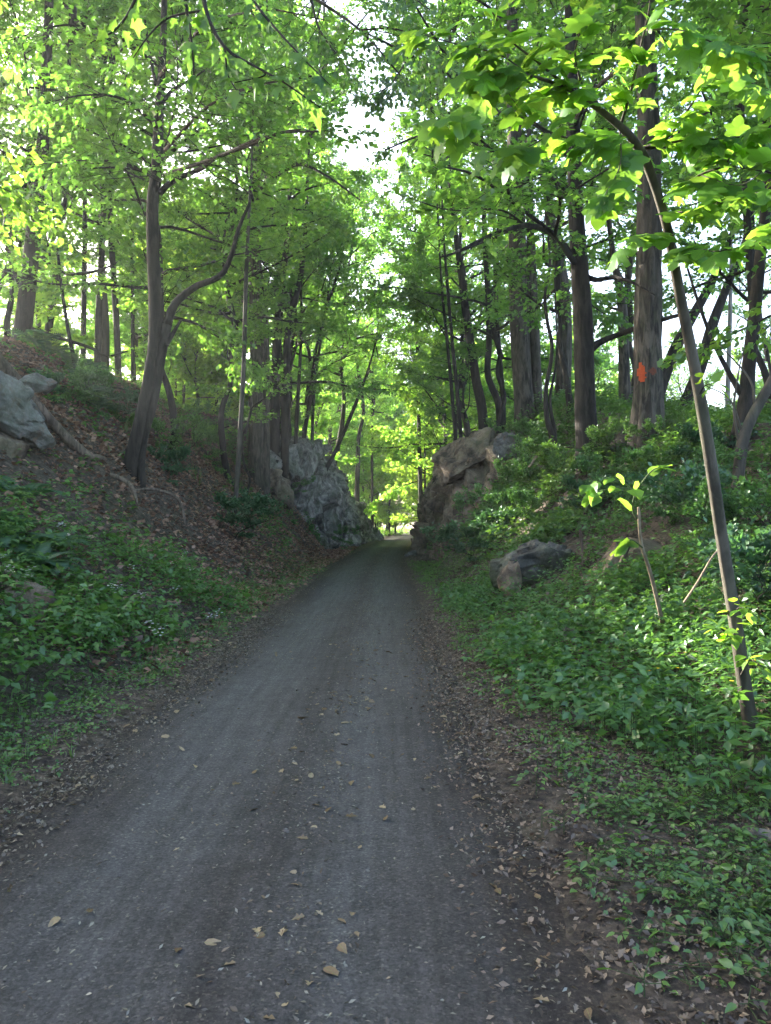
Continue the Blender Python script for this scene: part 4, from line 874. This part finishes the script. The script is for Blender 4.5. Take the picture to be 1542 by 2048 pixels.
# left mass
def dL(x, y):
    u = edgeL(x, y); core = cl01((u - .55 - .35 * nz(x, y, .6, 1)) / .4) * cl01((17 - y - 1.0 * u + 2.5 * nz(x, y, .4, 2)) / 5)
    return cl01(core * (.75 + .6 * nz(x, y, .8, 3))) * rocky(x, y)
x, y, z, g = sample(9500, (-9, -2.3), (2.2, 19), dL, 401)
herbs('undergrowth', 'thick green herbs with three part leaves covering the foot of the left bank', x, y, z, g, .2, .62, 7, .10)
def dL2(x, y): return cl01((edgeL(x, y) + .05) / .4) * cl01((1.9 - edgeL(x, y)) / .8) * cl01(.75 + .8 * nz(x, y, 2.0, 4)) * cl01((34 - y) / 12)
x, y, z, g = sample(8000, (-4.2, -1.9), (2.2, 34), dL2, 402)
herbs('low_plants', 'low leafy weeds along the left edge of the path', x, y, z, g, .03, .14, 6, .05, trefoil=False, spread=.09)
def dL3(x, y): return cl01((edgeL(x, y) - 1.2) / 1) * cl01((y - 11) / 5) * cl01(-.02 + 1.3 * nz(x, y, .38, 6)) * (x > -14)
x, y, z, g = sample(7500, (-14, -2.5), (11, 46), dL3, 403)
herbs('undergrowth', 'scattered dark green plants on the leaf covered left slope', x, y, z, g, .15, .45, 6, .12, nst=False)
# right mass
def dR(x, y):
    u = edgeR(x, y); core = cl01((u - .3 - 1.0 * cl01((6 - y) / 3) - .3 * nz(x, y, .7, 11)) / .5) * cl01((30 - y) / 6)
    return cl01(core * (.62 + .8 * nz(x, y, .7, 12)) * np.where(y > 12, .75, 1)) * rocky(x, y)
x, y, z, g = sample(11000, (.9, 9), (2.2, 17), dR, 411)
herbs('undergrowth', 'thick green herbs with broad leaves covering the foot of the right bank', x, y, z, g, .14, .5, 7, .09)
x, y, z, g = sample(7500, (2.4, 14), (15, 40), lambda x, y: cl01(edgeR(x, y) - 1.2) * cl01(.5 + .7 * nz(x, y, .5, 14)) * rocky(x, y), 412)
herbs('undergrowth', 'bushy green plants over the top of the right bank', x, y, z, g, .2, .7, 7, .14, nst=False)
def dR2(x, y): return cl01((edgeR(x, y) - .05) / .5) * cl01((2.6 - edgeR(x, y)) / .8) * cl01(.62 + .30 * cl01((6 - y) / 2) + .7 * nz(x, y, 2.0, 13)) * cl01((40 - y) / 15)
x, y, z, g = sample(16000, (.7, 3.8), (1.9, 32), dR2, 413)
herbs('low_plants', 'low leafy weeds along the right edge of the path', x, y, z, g, .03, .14, 6, .05, trefoil=False, spread=.09)
for lab, xr_, df, sd_ in (('tiny clover like weeds along the right edge of the path', (.7, 4), dR2, 415), ('tiny clover like weeds along the left edge of the path', (-4.6, -1.9), dL2, 416)):
    x, y, z, g = sample(6500, xr_, (1.9, 12), lambda x, y: df(x, y) * cl01(.5 + 1.2 * nz(x, y, 1.7, sd_)), sd_); herbs('low_plants', lab, x, y, z, g, .02, .09, 5, .027, spread=.06, nst=False, near=3)
# plants on the ledges and the rim
x, y, z, g = sample(1500, (-9, -4), (38, 62), lambda x, y: cl01(.1 + 1.2 * nz(x, y, .35, 21)), 421)
herbs('undergrowth', 'leafy plants along the rim of the left cliff', x, y, z, g, .3, .9, 8, .17, nst=False)
x, y, z, g = sample(3600, (2.3, 8), (24, 48), lambda x, y: cl01(.35 + 1.0 * nz(x, y, .4, 22)), 422)
herbs('undergrowth', 'leafy plants draped over the right outcrop', x, y, z, g, .4, 1.3, 9, .16, nst=False)
# sunlit undergrowth past the cut
x, y, z, g = sample(3300, (-22, 26), (78, 150), lambda x, y: cl01((np.abs(x - path_c(y)) - path_h(y)) / .5) * .8, 423)
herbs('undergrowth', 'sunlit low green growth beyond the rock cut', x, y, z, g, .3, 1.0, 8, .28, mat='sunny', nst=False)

# grass
def grass(name, label, x, y, z, rng, nb, h, w=.004):
    n = len(x); rep = np.repeat(np.arange(n), nb); m = len(rep); az = rng.uniform(0, 6.283, m); L = h * rng.uniform(.5, 1.3, m)
    b = np.stack([x[rep], y[rep], z[rep] - .01], -1) + np.stack([np.cos(az), np.sin(az), az * 0], -1) * rng.uniform(0, .05, m)[:, None]
    d = np.stack([np.cos(az), np.sin(az), az * 0], -1); sd_ = np.stack([-np.sin(az), np.cos(az), az * 0], -1) * w
    p1 = b + UP * (L * .6)[:, None] + d * (L * .18)[:, None]; p2 = b + UP * (L * .8)[:, None] + d * (L * .6)[:, None]
    v = np.stack([b - sd_, b + sd_, p1 + sd_ * .8, p1 - sd_ * .8, p2], 1).reshape(-1, 3); o = np.arange(m)[:, None] * 5
    return tag(obj(name, mesh(name, v, [o + np.array((0, 1, 2, 3)), o + np.array((3, 2, 4))], M['grass'])), label, 'grass', None, 'stuff')
def dG(x, y): return cl01(np.maximum(edgeR(x, y), edgeL(x, y)) / .3) * cl01((1.9 - np.maximum(edgeR(x, y), edgeL(x, y))) / .8) * cl01(.18 + 1.3 * nz(x, y, 1.3, 31))
x, y, z, g = sample(15000, (-5, 3.8), (1.9, 34), dG, 431); grass('grass', 'short grass tufts along both edges of the path', x, y, z, g, 9, .09)
x, y, z, g = sample(5000, (4.3, 13), (17, 38), lambda x, y: cl01(.3 + nz(x, y, .5, 33)), 432); grass('grass', 'long soft grass on top of the right bank', x, y, z, g, 9, .5, .007)
x, y, z, g = sample(2500, (-14, -6), (17, 46), lambda x, y: cl01((y - 10) / 10) * cl01(.1 + nz(x, y, .5, 34)), 433); grass('grass', 'long grass along the crest of the left bank', x, y, z, g, 7, .45, .007)

# leaf litter
def litter(name, label, n, xr_, yr_, dens, size, seed, kind='fold', lift=.012, mat='dead'):
    x, y, z, rng = sample(n, xr_, yr_, dens, seed); n = len(x); az = rng.uniform(0, 6.283, n)
    tip = norm(np.stack([np.cos(az), np.sin(az), rng.normal(size=n) * .35], -1)); nr = norm(UP + rng.normal(size=(n, 3)) * .45)
    z2 = np.maximum(z, np.where(np.abs(x - path_c(y)) < path_h(y), .026, -9))
    lv = leaves(np.stack([x, y, z2 + lift], -1), tip, nr, size * rng.uniform(.5, 1.4, n), kind, rng.uniform(.6, 1.2))
    return tag(obj(name, mesh(name, *lv, M[mat])), label, 'leaf litter', None, 'stuff')
litter('leaf_litter', 'brown fallen leaves carpeting the left slope', 120000, (-12.5, -2.0), (8, 56), lambda x, y: cl01(edgeL(x, y) / .5) * cl01(.45 + .5 * (y > 14) + .5 * nz(x, y, .5, 41)), .105, 441, mat='deadred')
litter('leaf_litter', 'dry leaf litter along the near left edge of the path', 6000, (-4.5, -1.7), (2, 13), lambda x, y: cl01((edgeL(x, y) + .2) / .4) * cl01(.5 + .6 * nz(x, y, .9, 42)), .045, 442, 'oak')
litter('leaf_litter', 'dry leaf litter along the near right edge of the path', 26000, (.3, 4.2), (1.9, 14), lambda x, y: cl01((edgeR(x, y) + .25) / .5) * cl01(.6 + .5 * nz(x, y, .9, 43)), .04, 443, 'oak')
litter('leaf_litter', 'brown leaves on the right bank and round its rocks', 12000, (1.2, 9), (10, 40), lambda x, y: cl01(edgeR(x, y) / .3) * cl01(.5 + .6 * nz(x, y, .5, 44)), .11, 444)
# crumbs of leaf and stone on the path
def dP(x, y):
    u = (x - path_c(y)) / path_h(y); return cl01(.16 + .9 * np.exp(-((u - .12) / .2) ** 2) + 1.1 * cl01((np.abs(u - .05) - .62) / .3)) * cl01(.55 + .8 * nz(x, y, 1.2, 45))
x, y, z, g = sample(52000, (-2.3, .9), (1.9, 15), dP, 451); n = len(x); az = g.uniform(0, 6.283, n)
ci = leaves(np.stack([x, y, np.full(n, .030)], -1), norm(np.stack([np.cos(az), np.sin(az), g.normal(size=n) * .3], -1)), norm(UP + g.normal(size=(n, 3)) * .4), g.uniform(.009, .030, n), 'fold', .55)
tag(obj('path_debris', mesh('path_debris', *ci, M['chip'])), 'fine crumbs of leaf and grit strewn on the path', 'debris', None, 'stuff')
x, y, z, g = sample(16000, (-2.3, 2.2), (15, 60), dP, 452); n = len(x); az = g.uniform(0, 6.283, n)
ci = leaves(np.stack([x, y, np.full(n, .032)], -1), np.stack([np.cos(az), np.sin(az), az * 0], -1), norm(UP + g.normal(size=(n, 3)) * .3), g.uniform(.02, .05, n), 'fold', .6)
tag(obj('path_debris', mesh('path_debris', *ci, M['chip'])), 'fine debris on the farther stretch of path', 'debris', None, 'stuff')
def dV(x, y):
    o = np.maximum(edgeR(x, y), edgeL(x, y)); return cl01((o + .55) / .5) * cl01((1.6 - o) / .8) * cl01(.65 + .7 * nz(x, y, 1.6, 47))
for lab, xr_, sd_ in (('crumbled brown leaf bits along the right edge of the path', (.2, 2.8), 453), ('crumbled brown leaf bits along the left edge of the path', (-4.2, -1.5), 454)):
    x, y, z, g = sample(46000, xr_, (1.9, 13), dV, sd_); n = len(x); az = g.uniform(0, 6.283, n); z = np.maximum(z, np.where(edgeR(x, y) < -.1, .03, -9) * (edgeL(x, y) < -.1))
    ci = leaves(np.stack([x, y, z + .008], -1), norm(np.stack([np.cos(az), np.sin(az), g.normal(size=n) * .45], -1)), norm(UP + g.normal(size=(n, 3)) * .5), g.uniform(.010, .042, n), 'fold', .7)
    tag(obj('leaf_crumbs', mesh('leaf_crumbs', *ci, M['dead'])), lab, 'debris', None, 'stuff')
x, y, z, g = sample(6500, (-2.3, .9), (1.9, 16), dP, 455); n = len(x); az = g.uniform(0, 6.283, n)
ci = leaves(np.stack([x, y, np.full(n, .034)], -1), norm(np.stack([np.cos(az), np.sin(az), g.normal(size=n) * .4], -1)), norm(UP + g.normal(size=(n, 3)) * .5), g.uniform(.016, .042, n), 'kite', .6)
tag(obj('leaf_bits', mesh('leaf_bits', *ci, M['dead'])), 'small broken leaf bits gathered along the middle of the path', 'debris', None, 'stuff')
# single fallen leaves, parts of the path they lie on
x, y, z, g = sample(900, (-2.05, .7), (2.2, 10.5), lambda x, y: cl01(.12 + .9 * np.exp(-((x + .35) / .35) ** 2) + .6 * cl01((np.abs(x + .66) - .95) / .3)), 461)
x, y = x[:290], y[:290]; n = len(x); az = g.uniform(0, 6.283, n)
leaf_objs(path, np.zeros(3), np.stack([x, y, np.full(n, .034)], -1), norm(np.stack([np.cos(az), np.sin(az), g.normal(size=n) * .15], -1)), norm(UP + g.normal(size=(n, 3)) * .3), g.uniform(.03, .07, n), ('oak', 'ovate'), 'deadpath', 'fallen_leaf', 3)

# ------------------------------------------------------------------ bushes
def bush_variant(seed, h, rad, size, mat):
    bm_, cm = crown_variant(seed, h=h, rad=rad, nl=13, size=size, mat=mat, ntw=9, nsub=3, nleaf=7, elev=(5, 60), r0=.012, trunk_r=.016, shape='oval', tw=.4)
    return bm_, cm
BUSH = [bush_variant(500, 1.1, .8, .085, 'herb'), bush_variant(501, 1.4, .7, .075, 'herb'), bush_variant(502, .9, .9, .10, 'fern')]
def bush(px, py, k, sc, label, group):
    g_ = at_ground(px, py)
    while g_[1] > 60: py += 10; g_ = at_ground(px, py)
    root = empty('bush', g_ - UP * .05, label, 'bush', group)
    for nm, me in zip(('stems', 'foliage'), BUSH[k]):
        o = obj(nm, me, root); o['kind'] = 'stuff'
    root.scale = (sc,) * 3; root.rotation_euler = (0, 0, px * 1.7)
for k, (a, b, sc, lab) in enumerate(((985, 1060, 0.85, 'bush on the right bank halfway between the outcrop and the dark boulder'), (1020, 1030, 0.9, 'bush on the right bank just above and left of the dark boulder'), (1000, 1095, 0.7, 'low bush close above the path edge between the outcrop and the dark boulder'), (1060, 1060, 0.7, 'bush directly above the dark boulder on the right bank'), (1090, 1020, 0.8, 'bush above the dark boulder, one step higher than the lowest one over it'), (1150, 1040, 0.65, 'bush to the upper right of the dark boulder, beside the reddish bare stem'), (1120, 975, 0.8, 'bush below the foot of the dark tree with the low branch'), (1045, 985, 0.9, 'bush below the black vines on the right bank'), (960, 1120, 0.7, 'low bush at the path end of the slope, nearest the foot of the outcrop'), (905, 930, 0.9, 'bush growing at the top left rim of the right outcrop'), (890, 1010, 0.8, 'bush in front of the foot of the right outcrop'), (930, 1045, 0.9, 'bush against the right side of the right outcrop'), (1060, 905, 0.8, 'bush right of the pale perched boulder near the black vines'))):
    bush(a, b, k % 3, sc, lab, 'bushes between the outcrop and the dark boulder')
for k, (a, b, sc, lab) in enumerate(((1220, 930, 0.6, 'bush left of and below the orange marked tree'), (1290, 925, 0.55, 'bush directly below the foot of the orange marked tree'), (1350, 940, 0.6, 'bush below the slanting trees, right of the orange marked tree'), (1240, 980, 0.6, 'bush halfway down the bank below the orange marked tree'), (1400, 1020, 0.6, 'bush just left of the arching sapling, level with the young plant'), (1500, 1080, 0.7, 'bush right of the arching sapling below the pale forked tree'), (1535, 1130, 0.7, 'bush at the right edge of the photo below the pale forked tree'), (1450, 1150, 0.6, 'bush just right of the arching sapling at the height of the tan slab'), (1530, 1230, 0.6, 'lowest bush at the right edge of the photo'), (1330, 1060, 0.5, 'small bush above the tan slab on the right bank'))):
    bush(a, b, k % 3, sc, lab, 'bushes below the orange marked tree')
for k, (a, b, sc, lab) in enumerate(((110, 805, 0.6, 'low dark bush on the crest directly above the slab rock'), (150, 815, 0.7, 'dark bush on the left crest, second above the slab rock'), (190, 830, 0.7, 'dark bush on the left crest below the straight trunks'), (230, 840, 0.6, 'small dark bush on the left crest next to the leaning double tree'), (340, 925, 1.0, 'dark bush right of the foot of the leaning double tree'), (430, 940, 0.9, 'dark bush on the left slope beside the slim pale pole tree'), (350, 970, 0.8, 'small bush below the arched dead branch on the left slope'), (545, 880, 1.3, 'bush at the foot of the thick furrowed tree above the left cliff'), (600, 885, 1.2, 'low bush at the foot of the slim pale pole tree'), (640, 905, 0.9, 'bush left of the thick furrowed tree on the leafy left slope'), (585, 1000, 0.8, 'bush on the left skyline between the double tree and the pole tree'), (690, 1010, 0.8, 'bush on the rim of the left cliff below the forked tree'), (470, 1075, 0.9, 'small bush on the far end of the left cliff rim'), (500, 890, 1.0, 'bush rooted in the face of the left cliff beside the brown ledge'), (420, 880, 1.0, 'small bush low on the path end of the left cliff'))):
    bush(a, b, (k + 2) % 3, sc, lab, 'bushes on the left slope')

# ------------------------------------------------------------------ ferns, flowers, young plants
def frond_mesh(L, np_, seed):
    rng = np.random.default_rng(seed); t = np.linspace(0, 1, np_ + 2)[1:]; sx = t * L * .82; sz = L * (.75 * t - .62 * t ** 2.2)
    pts = np.stack([sx, sx * 0, sz], -1); tg = norm(np.gradient(pts, axis=0)); w = L * .24 * np.sin(np.pi * np.clip(t * .86 + .12, 0, 1)) ** .8
    pos, tip, nr, s_ = [], [], [], []
    for sgn in (-1, 1):
        d = norm(np.stack([np.full(len(t), .35), np.full(len(t), sgn * 1.0), np.full(len(t), -.12)], -1)); pos.append(pts); tip.append(d); s_.append(w); nr.append(np.cross(tg, np.array((0, 1, 0))) * -1)
    lv = leaves(np.vstack(pos), np.vstack(tip), np.vstack(nr), np.concatenate(s_), 'ovate', .38)
    rc = tube(np.column_stack([np.vstack([[0, 0, 0], pts]), np.linspace(.004, .001, len(pts) + 1)]), 4)
    return mesh('frond', *join([lv, rc]), M['fern'])
FR = [frond_mesh(.62, 15, 1), frond_mesh(.5, 13, 2)]
def fern(x, y, label, group, sc=1.0, nf=8, seed=0):
    r2 = random.Random(seed); root = empty('fern', (x, y, gz(x, y) + .02), label, 'fern', group)
    for k in range(nf):
        o = obj('frond', FR[k % 2], root); o.rotation_euler = (r2.uniform(-.15, .15), r2.uniform(-.35, .2), k * 6.283 / nf + r2.uniform(-.3, .3)); o.scale = (sc * r2.uniform(.75, 1.15),) * 3
for k in range(9):
    p = P(rr.uniform(-10, 175), rr.uniform(960, 1050), 0.0001 + 10.0); yy = rr.uniform(9.3, 12.2); xx = -yy * rr.uniform(.40, .52); fern(xx, yy, 'fern in the green patch below the slab rock at the far left', 'ferns below the slab rock', rr.uniform(1.0, 1.5), 9, k)
for k in range(10):
    yy = rr.uniform(21, 27); xx = -yy * rr.uniform(.36, .46); fern(xx, yy, 'large dark fern at the crest of the left bank under the straight trunks', 'ferns at the crest of the left bank', rr.uniform(1.6, 2.4), 10, 20 + k)
for k in range(8):
    yy = rr.uniform(14, 20); xx = yy * rr.uniform(.22, .36); fern(xx, yy, 'fern on the right bank below the dark tree with the low branch', 'ferns on the right bank', rr.uniform(.9, 1.5), 8, 40 + k)

def flower(name, loc, h, col, label, cat, group, n, size, seed):
    rng = np.random.default_rng(seed); root = empty(name, loc, label, cat, group)
    top = np.array((rng.normal() * .03, rng.normal() * .03, h)); v, f = prisms(np.zeros((1, 3)), top[None], .003, .002); obj('stem', mesh('stem', v, f, M['stem']), root)
    c = top + rng.normal(size=(n, 3)) * np.array((.045, .045, .025)) * (n > 1); rep = np.repeat(np.arange(n), 4); az = np.tile(np.arange(4) * 1.571, n) + np.repeat(rng.uniform(0, 6, n), 4)
    tip = norm(np.stack([np.cos(az), np.sin(az), az * 0 + .15], -1)); lv = leaves(c[rep], tip, norm(UP + rng.normal(size=(n, 3)) * .5)[rep], size, 'ovate', 1.4); obj('blossom', mesh('blossom', *lv, M[col]), root)
for k, (a, b) in enumerate(((125, 1062), (132, 1088), (118, 1070), (0, 1150), (8, 1160), (36, 1170), (45, 1175), (60, 1185), (230, 1190), (236, 1200), (238, 1190), (276, 1210), (283, 1208), (345, 1190), (367, 1108), (372, 1120), (350, 1130), (430, 1240), (418, 1256), (300, 1276), (310, 1280), (315, 1292), (276, 1150), (380, 1150))):
    g_ = at_ground(a, b + 35); flower('white_flower', g_, .34 + .02 * (k % 4), 'petal', 'small cluster of white blossoms above the herbs on the left bank', 'flower', 'white flowers on the left bank', 8, .018, k)
for k, (a, b) in enumerate(((1366, 1320), (1320, 1352), (1306, 1358), (1353, 1354), (1460, 1342), (1534, 1332), (1516, 1346), (1463, 1390), (1490, 1312), (1500, 1300))):
    g_ = at_ground(a, b + 60); flower('yellow_flower', g_, .32, 'yellow', 'small yellow flower among the herbs at the right edge', 'flower', 'yellow flowers at the right', 1, .018, 50 + k)

# young plant with big oval leaves on the right
yb = P(1325, 1240, 7.6); yb[2] = gz(yb[0], yb[1])
yp = empty('young_plant', yb, 'spindly young plant with a few big oval leaves below the pale forked tree', 'plant')
yl = [[(1325, 1245, 9, 7.6), (1302, 1150, 8, 7.5), (1282, 1085, 7, 7.4), (1277, 1015, 6, 7.3)], [(1280, 1050, 5, 7.4), (1266, 1020, 4, 7.3), (1272, 985, 4, 7.2), (1300, 945, 3, 7.1), (1318, 935, 2, 7.1)], [(1290, 985, 3, 7.2), (1240, 975, 3, 7.1), (1190, 985, 2, 7.0)], [(1272, 985, 3, 7.2), (1230, 955, 2, 7.1), (1180, 970, 2, 7.0)], [(1285, 1095, 4, 7.4), (1265, 1080, 3, 7.3), (1252, 1085, 2, 7.3)]]
Ap, Tp = [], []
for i, l in enumerate(yl):
    q2 = pix(l, 7); v, f = tube(spline(q2, 14), 6); obj('stem', mesh('stem', v - yb, f, M['driedstick' if i == 0 else 'stem'], True), yp)
    if i:
        sp = spline(q2, 12); tg = norm(np.gradient(sp[:, :3], axis=0))
        for u in (3, 6, 9, 11, 11, 11):
            d = rodr(tg[u][None], UP[None], np.array([rng.choice([-1, 1]) * rng.uniform(.2, 1.3)]))[0]; Ap.append(sp[u, :3]); Tp.append(norm(d - UP * rng.uniform(0, .5)))
Ap, Tp = np.array(Ap), np.array(Tp); leaf_objs(yp, yb, Ap, Tp, norm(UP + np.array((0, -.4, 0)) + rng.normal(size=Ap.shape) * .35), rng.uniform(.14, .24, len(Ap)), ('ovate',), 'big', seed=9)
for lab, l, mt_ in (('pale bare stick leaning to the right beside the arching sapling', [(1368, 1205, 5, 6.6), (1395, 1165, 5, 6.5), (1422, 1118, 4, 6.4), (1436, 1100, 3, 6.4)], 'driedstick'), ('dark broken branch lying across the tan slab on the right bank', [(1298, 1135, 8, 11), (1340, 1120, 9, 10.9), (1390, 1105, 6, 10.8), (1440, 1092, 4, 10.7)], 'deadwood'),
                    ('dark leaning dead stem before the tan slab on the right bank', [(1228, 1160, 9, 11.2), (1245, 1120, 10, 11.1), (1262, 1085, 7, 11)], 'deadwood'), ('reddish bare stem standing beside the dark boulder on the right', [(1162, 1180, 6, 13), (1166, 1120, 7, 13), (1160, 1060, 5, 13)], 'deadwood'),
                    ('grey stick leaning in the herbs right of the round tan stone', [(1228, 1318, 7, 8), (1240, 1290, 7, 8), (1250, 1262, 5, 8)], 'driedstick'), ('pale dead branch lying under the black vines on the right bank', [(1058, 935, 5, 23), (1080, 908, 6, 23), (1120, 906, 6, 23), (1160, 902, 4, 23)], 'driedstick'),
                    ('dead log lying down the left bank from the slab rock', [(-30, 690, 26, 15), (20, 745, 24, 15.2), (75, 810, 20, 15.6), (130, 872, 19, 16), (180, 915, 17, 16.4), (206, 938, 13, 16.8)], 'deadwood'), ('crooked dead branch on the left bank below the double trunk tree', [(220, 948, 9, 16), (255, 965, 9, 16), (268, 985, 8, 15.8), (275, 1008, 5, 15.6)], 'deadwood'),
                    ('thin arched dead branch low on the left slope', [(250, 985, 5, 16), (300, 978, 6, 16.4), (345, 990, 6, 16.8), (362, 1010, 6, 17), (372, 1050, 4, 17)], 'deadwood'), ('bare fallen pole along the crest of the left ridge', [(150, 755, 6, 26), (200, 770, 6, 27), (270, 790, 5, 29), (330, 800, 3, 31)], 'deadwood')):
    q2 = spline(pix(l, 7), 30); q2[:, 2] = np.maximum(q2[:, 2], ground_z(q2[:, 0], q2[:, 1]) + q2[:, 3] * .6); c0 = q2[0, :3]; v, f = tube(q2, 8, 0, 4, 0, .09)
    nm = 'dead_log' if 'log' in lab else 'dead_branch'; tag(obj(nm, mesh(nm, v - c0, f, M[mt_], True), None, c0), lab, 'log' if 'log' in lab else 'branch')
g_ = P(1432, 872, 20); v, f = tube(np.array([[0, 0, -.4, .13], [0, 0, .1, .12], [.02, 0, .3, .11]]), 14, .1, 3, .2)
tag(obj('tree_stump', mesh('tree_stump', v, f, M['bark'], True), None, (g_[0], g_[1], gz(g_[0], g_[1]))), 'short dark stump on the skyline behind the arching sapling', 'stump')
print('TRIS', sum(len(p.vertices) - 2 for me in bpy.data.meshes for p in me.polygons))

# ------------------------------------------------------------------ haze in the wood
bm = bmesh.new(); bmesh.ops.create_cube(bm, size=1.0); hm = bpy.data.meshes.new('haze'); bm.to_mesh(hm); bm.free()
hz = obj('haze', hm, None, (0, 195, 24)); hz.scale = (330, 470, 62); tag(hz, 'thin bluish evening haze hanging in the wood', 'haze', None, 'stuff')
m = bpy.data.materials.new('haze'); m.use_nodes = True; t = m.node_tree; t.nodes.clear(); out = t.nodes.new('ShaderNodeOutputMaterial')
vp = nd(t, 'ShaderNodeVolumePrincipled'); vp.inputs['Color'].default_value = (.86, .93, 1, 1); vp.inputs['Density'].default_value = HAZE; vp.inputs['Anisotropy'].default_value = .5
t.links.new(vp.outputs[0], out.inputs['Volume']); hm.materials.append(m)
